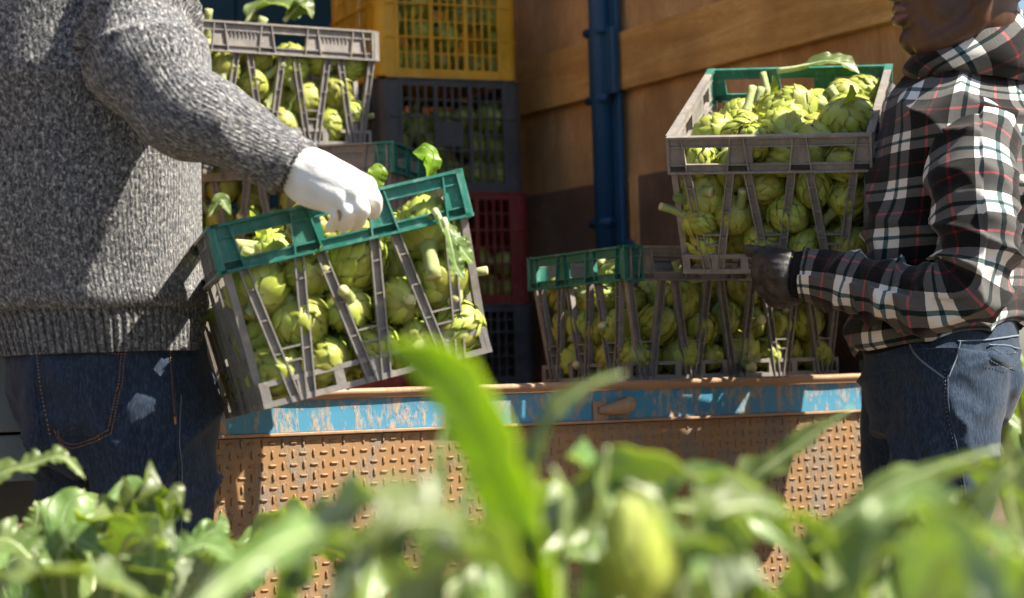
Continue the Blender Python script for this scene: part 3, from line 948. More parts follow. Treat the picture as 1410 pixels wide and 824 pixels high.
N_ART = 0
def artichoke(M, size, vi, stem, leaf, label, group, detail, rng):
    """M: world matrix whose z axis runs from stem to tip"""
    global N_ART
    N_ART += 1
    V_ = VARS[vi]
    root = empty('artichoke')
    root.matrix_basis = M @ Matrix.Diagonal((size, size, size, 1))
    root.empty_display_size = 0.5
    tag(root, label, 'artichoke', group)
    if detail:
        link_mesh('core', V_['core'], root)
        for me, az in zip(V_['bm'], V_['az']):
            link_mesh('bract', me, root, Matrix.Rotation(az, 4, 'Z'))
    else:
        link_mesh('core', V_['core'], root)
        link_mesh('bracts', V_['joined'], root)
    if stem is not None: link_mesh('stem', STEMS[stem], root, Matrix.Rotation(rng.uniform(0, 6.3), 4, 'Z'))
    for q in range(leaf): link_mesh('leaf', SLEAF[rng.randrange(3)], root, Matrix.Rotation(rng.uniform(0, 6.3), 4, 'Z'))
    return root
def pack(n, lo, hi, r, seed, its=340):
    """soft spheres settling in a box"""
    rg = np.random.RandomState(seed)
    lo, hi = np.array(lo, float), np.array(hi, float)
    P = lo + (hi - lo) * rg.rand(n, 3)
    rad = r * (0.86 + 0.28 * rg.rand(n))
    for it in range(its):
        d = P[:, None, :] - P[None, :, :]
        dist = np.linalg.norm(d, axis=2) + np.eye(n)
        ov = np.clip((rad[:, None] + rad[None, :]) * 0.97 - dist, 0, None)
        np.fill_diagonal(ov, 0)
        P += (d / dist[..., None] * ov[..., None]).sum(1) * 0.32
        P[:, 2] -= 0.0017 * max(0.15, 1 - it / its)
        P[:, :2] = np.clip(P[:, :2], (lo[:2] + rad[:, None]), (hi[:2] - rad[:, None]))
        P[:, 2] = np.clip(P[:, 2], lo[2] + rad, None)
    return P, rad
def fill(M, box, n, r, seed, keep, label, group, detail, stem_p=0.7, pref=None, zmax=9):
    rng = random.Random(seed)
    hidden = HIDDEN.get(seed, ())
    front = []
    P, rad = pack(n, box[0], box[1], r, seed)
    out = []
    for k in range(n):
        p = P[k]
        if not keep(p) or p[2] > zmax: continue
        ax_ = Vector((rng.gauss(0, 1), rng.gauss(0, 1), rng.gauss(0, 1))).normalized()
        if pref is not None: ax_ = (ax_ + Vector(pref) * rng.uniform(0.2, 1.2)).normalized()
        q = Vector((0, 0, 1)).rotation_difference(ax_).to_matrix().to_4x4() @ Matrix.Rotation(rng.uniform(0, 6.28), 4, 'Z')
        q.translation = Vector(p)
        hs = rng.random() < stem_p
        st = rng.choice([0, 1, 1, 4, 4, 2]) if hs else None
        if hs and st in (1, 2, 4):
            # keep long stems from stabbing out through the crate's walls
            e = Vector(p) - ax_ * float(rad[k]) * (0.85 + (0.9, 0.9, 1.5, 2.1, 1.2)[st])
            if not (box[0][0] < e.x < box[1][0] and box[0][1] < e.y < box[1][1] and e.z > box[0][2]) and rng.random() < 0.85:
                st = 0
        sz, vi, lf_ = float(rad[k]) * rng.uniform(0.98, 1.06), rng.randrange(3), (1 if rng.random() < 0.22 else 0)
        dt = detail(p) if callable(detail) else detail
        out.append(artichoke(M @ q, sz, vi, st, lf_, label, group, dt, random.Random(seed * 1000 + k)))
        front.append(len(front) not in hidden)
    FILLS[seed] = out
    label_rows(out, front, label, group)
    return out
ORD = ['first', 'second', 'third', 'fourth', 'fifth', 'sixth', 'seventh', 'eighth', 'ninth', 'tenth', 'eleventh', 'twelfth']
CAM_INV = cam_m.inverted()
def pixel(p):
    q = CAM_INV @ Vector(p)
    return CX + q.x / -q.z * FPX, CY - q.y / -q.z * FPX
FILLS = {}
HIDDEN = {11: [0, 2, 3, 4, 5, 7, 8, 9, 12, 14, 16, 17, 18, 19, 22, 25, 30, 32, 38, 40, 46], 23: [0, 1, 2, 3, 7, 14, 15, 18, 19, 24, 25, 28, 30, 31, 32, 34, 37, 38, 39, 41, 42, 44, 45, 47, 48, 49, 54, 55, 59, 60, 63, 65, 67], 35: [0, 2, 3, 4, 7, 9, 10, 11, 16, 20, 27, 39, 43, 46], 47: [0, 6, 7, 10, 16, 20, 23], 59: [0, 1, 4, 5, 6, 12, 14, 15], 61: [], 67: [3, 12], 71: [0, 1, 5, 6, 8]}     # those wholly behind others
def label_rows(objs, front, where, group):
    """label the artichokes that show in front by row and place in the row; the half hidden ones behind share one label"""
    show = []
    for o, fr in zip(objs, front):
        if o is None: continue
        o['group'] = group
        if fr: show.append((pixel(o.matrix_basis.translation), o))
        else: o['label'] = 'half hidden artichoke deeper in ' + where
    show.sort(key=lambda s_: s_[0][1])
    rows, cur = [], []
    for s_ in show:
        if cur and s_[0][1] - cur[0][0][1] > 38: rows.append(cur); cur = []
        cur.append(s_)
    if cur: rows.append(cur)
    for i, r in enumerate(rows):
        r.sort(key=lambda s_: s_[0][0])
        for j, (_, o) in enumerate(r):
            o['label'] = 'artichoke in %s, row %s from top, %s from left' % (where, ORD[min(i, 11)], ORD[min(j, 11)])
hx, hy = L_ / 2 - 0.012, W_ / 2 - 0.012
BX = ((-hx, -hy, 0.009), (hx, hy, H_))
RA = 0.0345
fill(M1, BX, 112, RA, 11, lambda p: p[0] < -hx + 0.15 or (p[1] > hy - 0.05 and p[0] < 0.1) or p[2] > H_ - 0.06,
     'the carried crate', 'artichokes in the carried crate', lambda p: p[0] < -hx + 0.065, zmax=H_ - 0.002)
fill(M2, BX, 128, RA, 23, lambda p: p[0] < -hx + 0.10 or p[2] > H_ - 0.125,
     'the crate held in plaid arms', 'artichokes in the held crate', lambda p: p[0] < -hx + 0.06 or p[2] > H_ - 0.06, pref=(0, 0, -.5), zmax=H_ + 0.022)
fill(M3, BX, 100, RA, 35, lambda p: p[1] < -hy + 0.105 or (p[0] < -hx + 0.10),
     'the crate on the tail', 'artichokes in the tail crate', lambda p: p[1] < -hy + 0.055, zmax=H_ - 0.02)
fill(M4, BX, 106, RA, 47, lambda p: p[1] < -hy + 0.095 and p[0] > -0.16,
     'the uppermost stacked crate', 'artichokes in the uppermost stacked crate', False, zmax=H_ + 0.01)
fill(M5, BX, 84, RA, 59, lambda p: p[1] < -hy + 0.08 and p[0] < 0.12,
     'the second stacked crate', 'artichokes in the second stacked crate', False, zmax=H_ - .02)
for Mx, sd_, lab, gp in ((MY, 61, 'the yellow crate', 'artichokes in the yellow crate'), (MBk, 67, 'the upper black crate', 'artichokes in the upper black crate')):
    fill(Mx, ((-FW / 2 + .012, -FD / 2 + .012, .009), (FW / 2 - .012, FD / 2 - .012, FH)), 74, RA, sd_, lambda p: p[1] < -FD / 2 + 0.075, lab, gp, False, stem_p=0.2, zmax=FH - 0.02)
fill(MR_, ((-FW / 2 + .012, -FD / 2 + .012, .009), (FW / 2 - .012, FD / 2 - .012, FH)), 60, RA, 71, lambda p: p[1] < -FD / 2 + 0.06, 'the dark red crate', 'artichokes in the dark red crate', False, stem_p=0.1, zmax=FH - 0.04)
# single artichokes with long stems or leaves that stick out
rg_ = random.Random(5)
def stick(tip_px, base_px, size, vi, st, leaf, label):
    """head centre and stem end given as photo pixel + depth"""
    a, b = C(*tip_px), C(*base_px)
    ax_ = (a - b).normalized()
    q = Vector((0, 0, 1)).rotation_difference(ax_).to_matrix().to_4x4(); q.translation = a
    return artichoke(q, size, vi, st, leaf, label, None, True, rg_)
stick((590, 384, 2.93), (680, 374, 2.90), 0.030, 1, 3, 0, 'artichoke whose pale cut stem juts out right of the carried crate')
stick((962, 305, 3.47), (905, 278, 3.46), 0.031, 2, 2, 0, 'artichoke whose stem pokes out left of the held crate')
stick((472, 164, 4.42), (515, 167, 4.40), 0.030, 0, 2, 0, 'artichoke whose stem end shows at the right of the uppermost stacked crate')
stick((1080, 172, 3.52), (1028, 190, 3.44), 0.040, 1, 2, 1, 'large artichoke lying on top of the held crate with its stem to the front')
stick((1160, 160, 3.58), (1120, 140, 3.6), 0.036, 0, 2, 0, 'artichoke with bent stem at the back right of the held crate')
# ------------------------------------------------------------------ people
def ring_interp(rings, n):
    A = np.array([[*c, *ex, *ey] for c, ex, ey in rings])
    S_ = smoothcurve(A, n)
    return [(Vector(r[0:3]), Vector(r[3:6]), Vector(r[6:9])) for r in S_]
def loft(rings, n, m, power=2.0, a0=0.0):
    """grid of points plus uv in metres (around, along)"""
    rs = ring_interp(rings, n)
    G, UV = [], []
    v = 0.0
    rbar = np.mean([(r[1].length + r[2].length) / 2 for r in rs])
    for i, (c, ex, ey) in enumerate(rs):
        if i: v += (c - rs[i - 1][0]).length
        row, urow = [], []
        for j in range(m + 1):
            a = a0 + 2 * math.pi * j / m
            ca, sa = math.cos(a), math.sin(a)
            k = (abs(ca) ** power + abs(sa) ** power) ** (-1 / power)
            row.append(c + (ex * ca + ey * sa) * k)
            urow.append((2 * math.pi * j / m * rbar, v))
        G.append(row); UV.append(urow)
    return G, UV
def grid_normals(G):
    A = np.array([[list(p) for p in r] for r in G])
    du = np.zeros_like(A)
    du[:, 1:-1] = A[:, 2:] - A[:, :-2]
    du[:, 0] = du[:, -1] = A[:, 1] - A[:, -2]
    dv = np.gradient(A, axis=0)
    N_ = np.cross(du, dv)
    N_ /= np.linalg.norm(N_, axis=2, keepdims=True) + 1e-9
    cen = A.mean(axis=1, keepdims=True)
    sgn = np.sign((N_ * (A - cen)).sum(axis=(1, 2)))[:, None, None]
    return A, N_ * np.where(sgn == 0, 1, sgn)
def displace(G, UV, fn):
    A, N_ = grid_normals(G)
    n, m = A.shape[:2]
    out = []
    for i in range(n):
        row = []
        for j in range(m):
            jj = 0 if j == m - 1 else j      # close the seam
            d = fn(A[i, jj], UV[i][jj][0], UV[i][jj][1], i / (n - 1), jj / (m - 1))
            row.append(Vector(A[i, j] + N_[i, jj] * d))
        out.append(row)
    return out
def ridge(x, y, z=0.0):
    return 1 - abs(noise.noise(Vector((x, y, z)))) * 2
def limb(pts):
    """pts: (px, py, d, r_px) or with r2 (depth radius, px) -> rings across the limb"""
    P = [C(p[0], p[1], p[2]) for p in pts]
    out = []
    for i, p in enumerate(pts):
        t = (P[min(i + 1, len(P) - 1)] - P[max(i - 1, 0)]).normalized()
        ex = t.cross(VIEW).normalized()
        ey = ex.cross(t).normalized()
        s_ = p[2] / FPX
        out.append((P[i], ex * p[3] * s_, ey * (p[4] if len(p) > 4 else p[3]) * s_))
    return out
def add_loft(mb, rings, n=24, m=28, scale=1.0, power=2.0):
    rs = ring_interp(rings, n)
    k = len(mb.v)
    G = []
    for c, ex, ey in rs:
        G.append([c + (ex * math.cos(2 * math.pi * j / m) + ey * math.sin(2 * math.pi * j / m)) * scale for j in range(m)])
    mb.grid(G, True)
    mb.f.append(tuple(k + j for j in range(m))[::-1]); mb.m.append(0)
    e = k + (n - 1) * m
    mb.f.append(tuple(e + j for j in range(m))); mb.m.append(0)
def hring(px, py, d, a, b, Rd, Fd, tilt=0.0):
    """horizontal ring: half-widths a along Rd and b along Fd in metres; tilt lifts the Fd side"""
    f = (Fd + Vector((0, 0, tilt))).normalized()
    return (C(px, py, d), Rd * a, f * b)
def from_np(V, F):
    m = MB(); m.v = [tuple(p) for p in V]; m.f = F; m.m = [0] * len(F); return m
def on_surface(bvh, px, py, lift=0.0012):
    o = cam_m.translation
    dvec = (C(px, py, 1.0) - o).normalized()
    hit, nrm, _, _ = bvh.ray_cast(o, dvec)
    if hit is None: return None
    if nrm.dot(dvec) > 0: nrm = -nrm
    return hit + nrm * lift
def stitch(bvh, pxs, r, name, mat, parent, dash=None, n=60, lift=0.0012, seg=5):
    pts = smoothcurve([(x, y) for x, y in pxs], n)
    P = [on_surface(bvh, x, y, lift) for x, y in pts]
    P = [p for p in P if p is not None]
    if len(P) < 3: return
    m = MB()
    if dash:
        acc = []
        for i in range(0, len(P) - 2, dash):
            m.tube(P[i:i + max(2, dash - 1)], [r], seg)
    else:
        m.tube(P, [r], seg, hint=(0.3, 1, 0.2))
    return m.build(name, MAT[mat], parent, smooth=True, world=True)
def smooth_head(mb, M, sc):
    """adds head volumes; local x forward, y left, z up, origin between the ears"""
    R3 = M.to_3x3()
    def p(v): return M @ (Vector(v) * sc)
    def ball(c, r): mb.ball(p(c), [x * sc for x in (r if hasattr(r, '__len__') else (r, r, r))], rot=R3, nu=28, nv=18)
    def tube(pts, rad): mb.tube([p(q) for q in pts], [r * sc for r in rad], 12, n=12, hint=R3 @ Vector((0, 0, 1)))
    ball((-0.014, 0, 0.045), (0.098, 0.078, 0.088))
    ball((0.026, 0, -0.012), (0.064, 0.063, 0.088))
    ball((0.044, 0, -0.040), (0.050, 0.047, 0.060))
    ball((0.030, 0, -0.078), (0.056, 0.052, 0.036))
    ball((0.072, 0, -0.092), (0.024, 0.026, 0.021))
    for sg in (-1, 1):
        ball((0.014, sg * 0.036, -0.048), (0.050, 0.030, 0.052)); ball((0.045, sg * 0.022, -0.076), (0.034, 0.026, 0.028))
    for sg in (-1, 1):
        tube([(-0.012, sg * 0.064, -0.035), (-0.004, sg * 0.062, -0.070), (0.035, sg * 0.044, -0.096), (0.068, sg * 0.016, -0.102)], [0.016, 0.017, 0.017, 0.014])
        ball((0.052, sg * 0.042, -0.008), (0.024, 0.022, 0.020))
        tube([(0.078, sg * 0.012, 0.044), (0.074, sg * 0.032, 0.048), (0.058, sg * 0.052, 0.042)], [0.011, 0.012, 0.009])
    tube([(0.084, 0, 0.030), (0.098, 0, 0.0), (0.108, 0, -0.018)], [0.010, 0.012, 0.015])
    ball((0.108, 0, -0.022), 0.0155)
    for sg in (-1, 1): ball((0.098, sg * 0.0165, -0.026), (0.014, 0.0105, 0.010))
    # muzzle and lips
    ball((0.078, 0, -0.052), (0.022, 0.030, 0.022))
    tube([(0.078, -0.029, -0.053), (0.096, -0.012, -0.0475), (0.0985, 0, -0.0485), (0.096, 0.012, -0.0475), (0.078, 0.029, -0.053)], [0.004, 0.0075, 0.0075, 0.0075, 0.004])
    tube([(0.078, -0.027, -0.0565), (0.094, -0.012, -0.0635), (0.0975, 0, -0.0645), (0.094, 0.012, -0.0635), (0.078, 0.027, -0.0565)], [0.004, 0.0075, 0.0088, 0.0075, 0.004])
    for sg in (-1, 1):
        y0 = sg * 0.073
        E0 = Vector((0.008, 0, -0.028))
        out = [(-0.012, y0, -0.030), (-0.020, y0 + sg * .010, -0.026), (-0.034, y0 + sg * .016, 0.0), (-0.036, y0 + sg * .019, 0.022), (-0.024, y0 + sg * .016, 0.036), (-0.010, y0 + sg * .008, 0.030), (-0.008, y0 + sg * .002, 0.016)]
        out = [tuple(Vector(q) + E0) for q in out]
        tube(out, [0.0085, 0.0075, 0.0058, 0.0058, 0.0058, 0.0055, 0.0045])
        ball(tuple(Vector((-0.014, y0 + sg * .005, -0.029)) + E0), (0.009, 0.0065, 0.0095))
        tube([tuple(Vector(q) + E0) for q in ((-0.008, y0 + sg * .002, -0.012), (-0.012, y0 + sg * .008, -0.002), (-0.010, y0 + sg * .004, 0.010))], [0.005, 0.005, 0.003])
        tube([tuple(Vector(q) + E0) for q in ((-0.016, y0 + sg * .004, -0.020), (-0.026, y0 + sg * .010, 0.0), (-0.024, y0 + sg * .011, 0.018))], [0.005, 0.005, 0.004])
        ball(tuple(Vector((-0.022, y0, 0.002)) + E0), (0.016, 0.007, 0.028))
def eyes_and_hair(root, M, sc, style):
    R3 = M.to_3x3()
    for sg in (-1, 1):
        e = MB(); e.ball(M @ (Vector((0.068, sg * 0.031, 0.026)) * sc), 0.0125 * sc)
        eo = e.build('eye', MAT['eye_white'], root, smooth=True, world=True)
        e = MB(); e.ball(M @ (Vector((0.0775, sg * 0.032, 0.026)) * sc), [0.0045 * sc] * 3)
        e.build('iris', MAT['iris'], eo, smooth=True, world=True) if False else e.build('iris', MAT['iris'], root, smooth=True, world=True)
    h = MB()
    G = []
    for i in range(26):
        th = math.pi * 0.62 * i / 25
        row = []
        for j in range(48):
            ph = 2 * math.pi * j / 48
            x, y, z = math.sin(th) * math.cos(ph), math.sin(th) * math.sin(ph), math.cos(th)
            cut = 0.30 if x > 0.2 else (-0.28 if x < -0.35 else 0.02)
            if z < cut: z2 = cut; k = math.sqrt(max(0.0, 1 - z2 * z2)) / max(1e-3, math.hypot(x, y)); x, y, z = x * k, y * k, z2
            f = 1.03 + 0.02 * noise.noise(Vector((x * 9, y * 9, z * 9)))
            row.append(M @ (Vector((-0.016 + 0.099 * x * f, 0.0795 * y * f, 0.045 + 0.090 * z * f)) * sc))
        G.append(row)
    h.grid(G, True)
    h.build('hair', MAT['hair'], root, smooth=True, world=True)

# ================================================================== person in the grey sweater
RD, FD_ = Vector((0.809, -0.588, 0)), Vector((0.588, 0.809, 0))
TQ = [  # px, py, depth, half width
    (134, 488, 2.86, 0.152), (132, 470, 2.86, 0.156), (128, 440, 2.86, 0.163), (116, 400, 2.86, 0.173), (104, 330, 2.86, 0.183), (96, 250, 2.86, 0.190), (86, 160, 2.86, 0.196),
    (74, 70, 2.86, 0.200), (62, 0, 2.86, 0.200), (54, -50, 2.86, 0.186), (50, -85, 2.87, 0.150), (50, -108, 2.88, 0.095), (50, -122, 2.89, 0.072)]
t_rings = [hring(x, y, d, h * 1.06, h * 0.80, RD, FD_) for x, y, d, h in TQ]
ARM = [(120, -92, 2.86, 60, 60), (150, -60, 2.80, 72, 72), (172, -10, 2.73, 76, 76), (190, 45, 2.68, 76, 72), (213, 102, 2.63, 80, 70), (256, 158, 2.60, 66, 62), (305, 182, 2.59, 58, 55), (352, 203, 2.59, 50, 48), (392, 221, 2.593, 42, 40), (419, 234, 2.60, 40, 37)]
a_rings = limb(ARM)
p1 = empty('person', (C(150, 530, 2.86).x, C(150, 530, 2.86).y, 0))
tag(p1, 'person in grey knitted sweater and jeans, back turned, carrying a tilted crate', 'person', 'people loading the truck')
rr = random.Random(9)
def sw_torso(p, u, v, fi, fj):
    hem = max(0, 1 - v / 0.05)
    d = 0.006 * noise.noise(Vector((u * 5, v * 4, 1))) + 0.005 * noise.noise(Vector((u * 12, v * 7 + u * 5, 3)))
    d += 0.014 * (ridge(u * 3.0 + v * 2.5, v * 4 - u * 2.2, 5) - 0.6)
    d *= 1 - hem * 0.8
    d += 0.0013 * math.sin(u * 2 * math.pi / 0.0125) * (1 if v < 0.062 else 0)
    if v >= 0.062: d += 0.006 * math.exp(-((v - 0.075) / 0.02) ** 2)
    return d
G, UV = loft(t_rings, 170, 300, a0=math.pi * 0.5)
G = displace(G, UV, sw_torso)
cut = next(i for i in range(len(UV)) if UV[i][0][1] > 0.060)
m = MB(); m.grid(G[cut - 1:], uv=UV[cut - 1:]); sweater = m.build('sweater', MAT['sweater_knit'], p1, smooth=True, world=True)
m = MB(); m.grid(G[:cut], uv=UV[:cut])
inner = [[p + (C(*TQ[0][:3]) - p) * 0.05 for p in G[0]], [p + (C(*TQ[0][:3]) - p) * 0.05 + Vector((0, 0, 0.05)) for p in G[0]]]
m.grid([G[0]] + inner, uv=[UV[0]] * 3)
m.build('hem_rib', MAT['sweater_rib'], p1, smooth=True, world=True)
def sw_sleeve(p, u, v, fi, fj):
    el = math.exp(-((v - 0.235) / 0.085) ** 2)
    fo = math.exp(-((v - 0.37) / 0.12) ** 2)
    d = 0.006 * noise.noise(Vector((u * 8, v * 8, 2)))
    w1 = noise.noise(Vector((u * 6, v * 9, 4)))
    d += el * (0.034 * max(0, ridge(u * 3.0 + w1 * 0.5, v * 15 + w1 * 0.9, 9)) ** 2 - 0.013)
    d += fo * 0.012 * (ridge(u * 3.0 + w1 * 0.5, v * 15 - u * 4, 19) - 0.5)
    d += 0.011 * (ridge(u * 4, v * 8 + u * 5, 12) - 0.6) * (1 - el)
    if fi > 0.905: d = d * 0.25 + 0.0014 * math.sin(u * 2 * math.pi / 0.0125) - 0.001
    if 0.86 < fi <= 0.905: d += 0.004
    return d
G, UV = loft(a_rings, 200, 150, a0=math.pi * 0.5)
G = displace(G, UV, sw_sleeve)
k = int(0.905 * len(G))
m = MB(); m.grid(G[:k + 1], uv=UV[:k + 1]); m.build('sleeve', MAT['sweater_knit'], p1, smooth=True, world=True)
m = MB(); m.grid(G[k:], uv=UV[k:])
cc = C(*ARM[-1][:3])
m.grid([G[-1], [p + (cc - p) * 0.10 for p in G[-1]], [p + (cc - p) * 0.14 + (C(*ARM[-2][:3]) - cc) * 0.8 for p in G[-1]]], uv=[UV[-1]] * 3)
m.build('cuff', MAT['sweater_rib'], p1, smooth=True, world=True)
# far sleeve, hidden behind the body
c1g = M1 @ Vector((0.06, W_ / 2, H_ - 0.03))
tc_ = C(54, -40, 2.86)
pa = [tc_ - RD * 0.15, tc_ - RD * 0.22 + Vector((0, 0, -.10)), tc_ - RD * 0.20 + FD_ * 0.10 + Vector((0, 0, -.27)), (tc_ - RD * 0.10 + FD_ * 0.30 + Vector((0, 0, -.33))) * 0.6 + c1g * 0.4, c1g + Vector((-0.10, 0.0, 0.02))]
def ring_path(P, rad):
    out = []
    for i, p in enumerate(P):
        t = (P[min(i + 1, len(P) - 1)] - P[max(i - 1, 0)]).normalized()
        ex = t.cross(Vector((0.3, 0.5, 0.8))).normalized(); ey = ex.cross(t)
        out.append((p, ex * rad[i], ey * rad[i]))
    return out
b_rings = ring_path(pa, [0.06, 0.072, 0.068, 0.055, 0.04])
G, UV = loft(b_rings, 60, 60)
m = MB(); m.grid(G, uv=UV); m.build('sleeve', MAT['sweater_knit'], p1, smooth=True, world=True)
# white gloves
def glove_mesh(palm, fingers, voxel=0.0028, smooth=4):
    m = MB()
    for pts, rad in palm + fingers:
        add_loft(m, ring_path([Vector(p) for p in pts], rad), 16, 16)
        m.ball(pts[-1], rad[-1] * 1.0, nu=12, nv=8)
        m.ball(pts[0], rad[0] * 0.98, nu=12, nv=8)
    V, NN, F = remeshed(m, voxel, smooth)
    return V, NN, F
wr = C(408, 229, 2.600)
mcp = [C(503, 258, 2.543), C(490, 268, 2.527), C(473, 275, 2.529), C(456, 280, 2.545)]
palm = [([wr, C(440, 240, 2.575), mcp[0]], [0.031, 0.029, 0.0155]), ([wr, C(440, 246, 2.570), mcp[1]], [0.031, 0.030, 0.0165]), ([wr, C(432, 250, 2.575), mcp[2]], [0.031, 0.030, 0.016]), ([wr, C(424, 256, 2.580), mcp[3]], [0.031, 0.027, 0.0145])]
fing = [([mcp[0], C(515, 274, 2.537), C(517, 286, 2.557), C(513, 295, 2.580)], [0.0118, 0.0097, 0.0090, 0.0082]),
        ([mcp[1], C(499, 288, 2.515), C(496, 301, 2.533), C(490, 309, 2.565)], [0.0116, 0.0097, 0.0090, 0.0084]),
        ([mcp[2], C(481, 293, 2.517), C(478, 305, 2.533), C(472.5, 312, 2.563)], [0.0112, 0.0094, 0.0088, 0.0082]),
        ([mcp[3], C(463, 297, 2.533), C(460, 307, 2.547), C(455.5, 313, 2.567)], [0.0104, 0.0088, 0.0082, 0.0074]),
        ([C(428, 246, 2.605), C(446, 268, 2.650), C(462, 284, 2.670), C(474, 292, 2.667)], [0.018, 0.0135, 0.0115, 0.0095])]
V, NN, F = glove_mesh(palm, fing, 0.0022, 2)
V = V + NN * np.array([0.0007 * noise.noise(Vector(p) * 55) + 0.0010 * (ridge(p[0] * 30 + p[2] * 40, p[1] * 30, p[2] * 30) - .6) for p in V])[:, None]
from_np(V, F).build('glove', MAT['white_knit'], p1, smooth=True, world=True)['label'] = 'white knitted glove gripping the green rim'
# the far glove on the hidden side of the crate
hb_ = c1g + Vector((-0.035, 0.0, 0.02))
f2 = [([hb_, hb_ + Vector((0.025, (q - 1.5) * 0.019, 0.02)), hb_ + Vector((0.05, (q - 1.5) * 0.019, 0.0)), hb_ + Vector((0.052, (q - 1.5) * 0.019, -0.02))], [0.012, 0.010, 0.010, 0.008]) for q in range(4)]
f2.append(([hb_ + Vector((0, .02, -.01)), hb_ + Vector((.012, .03, -.03)), hb_ + Vector((.015, .03, -.05))], [0.012, 0.010, 0.009]))
V, NN, F = glove_mesh([([pa[-1], hb_], [0.034, 0.03])], f2, 0.004)
from_np(V, F).build('glove', MAT['white_knit'], p1, smooth=True, world=True)
# jeans
PEL = [(140, 440, 2.87, 0.140), (143, 480, 2.87, 0.150), (148, 520, 2.87, 0.154), (156, 565, 2.87, 0.150), (162, 610, 2.87, 0.135), (152, 640, 2.87, 0.12)]
pel_rings = [hring(x, y, d, h * 1.02, h * 0.84, RD, FD_) for x, y, d, h in PEL]
LEGR = [(200, 520, 2.84, 92, 100), (210, 575, 2.83, 92, 104), (215, 640, 2.82, 87, 100), (212, 720, 2.82, 80, 92), (206, 880, 2.82, 68, 76), (200, 1000, 2.84, 60, 66), (196, 1200, 2.88, 56, 60), (194, 1385, 2.90, 60, 62)]
LEGL = [(98, 520, 2.93, 82, 92), (104, 580, 2.94, 78, 92), (114, 650, 2.97, 66, 84), (122, 730, 3.0, 58, 78), (120, 880, 3.04, 54, 68), (110, 1000, 3.05, 54, 62), (110, 1200, 3.05, 52, 56), (110, 1345, 3.05, 56, 58)]
m = MB()
add_loft(m, pel_rings, 24, 40)
add_loft(m, limb(LEGR), 40, 32)
add_loft(m, limb(LEGL), 40, 32)
# buttocks
m.ball(C(185, 570, 2.80), (0.085, 0.075, 0.095)); m.ball(C(104, 566, 2.82), (0.078, 0.075, 0.09))
V, NN, F = remeshed(m, 0.0055, 6)
def jean_fold(p, zc, amp):
    q = Vector(p)
    d = amp * 0.55 * noise.noise(q * 9)
    d += amp * 1.5 * (ridge(p[0] * 5 + p[2] * 3, p[2] * 12 - p[0] * 7, p[1] * 5) ** 3 - 0.35) * math.exp(-((p[2] - zc) / 0.16) ** 2)
    d += amp * 0.5 * (ridge(p[0] * 14, p[2] * 22 + p[0] * 9, p[1] * 10 + 5) - 0.6)
    return d
V = V + NN * np.array([jean_fold(p, 0.80, 0.008) for p in V])[:, None]
bvh1 = BVHTree.FromPolygons([tuple(p) for p in V], F)
jeans = from_np(V, F).build('jeans', MAT['dark_denim'], p1, smooth=True, world=True)
# back pocket: a raised patch plus its stitching
def patch(bvh, corners, nx, ny, lift, name, mat, parent):
    a, b, c, d = [np.array(q, float) for q in corners]
    G = []
    for j in range(ny + 1):
        v = j / ny
        row = []
        for i in range(nx + 1):
            u = i / nx
            q = (a * (1 - u) + b * u) * (1 - v) + (d * (1 - u) + c * u) * v
            edge = min(u, 1 - u, v, 1 - v)
            p = on_surface(bvh, q[0], q[1], lift if edge > 0.001 else 0.0003)
            row.append(p)
        if any(p is None for p in row): continue
        G.append(row)
    m = MB(); m.grid(G)
    return m.build(name, MAT[mat], parent, smooth=True, world=True)
pk = patch(bvh1, [(62, 478), (176, 480), (155, 602), (78, 600)], 14, 16, 0.0030, 'back_pocket', 'dark_denim', jeans)
for off in (0, 5):
    stitch(bvh1, [(174 - off, 478), (166 - off, 540), (154 - off, 598 - off * .4)], 0.0007, 'pocket_stitching', 'orange_thread', jeans, 3, 90, 0.0042)
    stitch(bvh1, [(154 - off, 598 - off), (128, 609 - off), (100, 616 - off), (84, 608 - off), (76 + off, 590)], 0.0007, 'pocket_stitching', 'orange_thread', jeans, 3, 90, 0.0042)
stitch(bvh1, [(60, 487), (110, 484), (174, 487)], 0.0007, 'pocket_stitching', 'orange_thread', jeans, 3, 90, 0.0044)
stitch(bvh1, [(52, 490), (58, 540), (70, 600)], 0.0007, 'pocket_stitching', 'orange_thread', jeans, 3, 60, 0.002)
stitch(bvh1, [(236, 478), (240, 540), (243, 600), (246, 660), (245, 730)], 0.0022, 'side_seam', 'dark_denim', jeans, None, 60, 0.0008, 6)
stitch(bvh1, [(233, 480), (237, 540), (240, 572)], 0.0006, 'seam_stitching', 'orange_thread', jeans, 2, 60, 0.0018)
stitch(bvh1, [(240, 574), (241, 585)], 0.0016, 'bartack', 'orange_thread', jeans, None, 12, 0.0015)
stitch(bvh1, [(249, 545), (247, 600), (250, 660), (249, 730)], 0.0007, 'seam_stitching', 'pale_thread', jeans, None, 60, 0.0012)
stitch(bvh1, [(45, 500), (50, 560), (58, 610)], 0.0018, 'centre_seam', 'dark_denim', jeans, None, 40, 0.0008, 6)
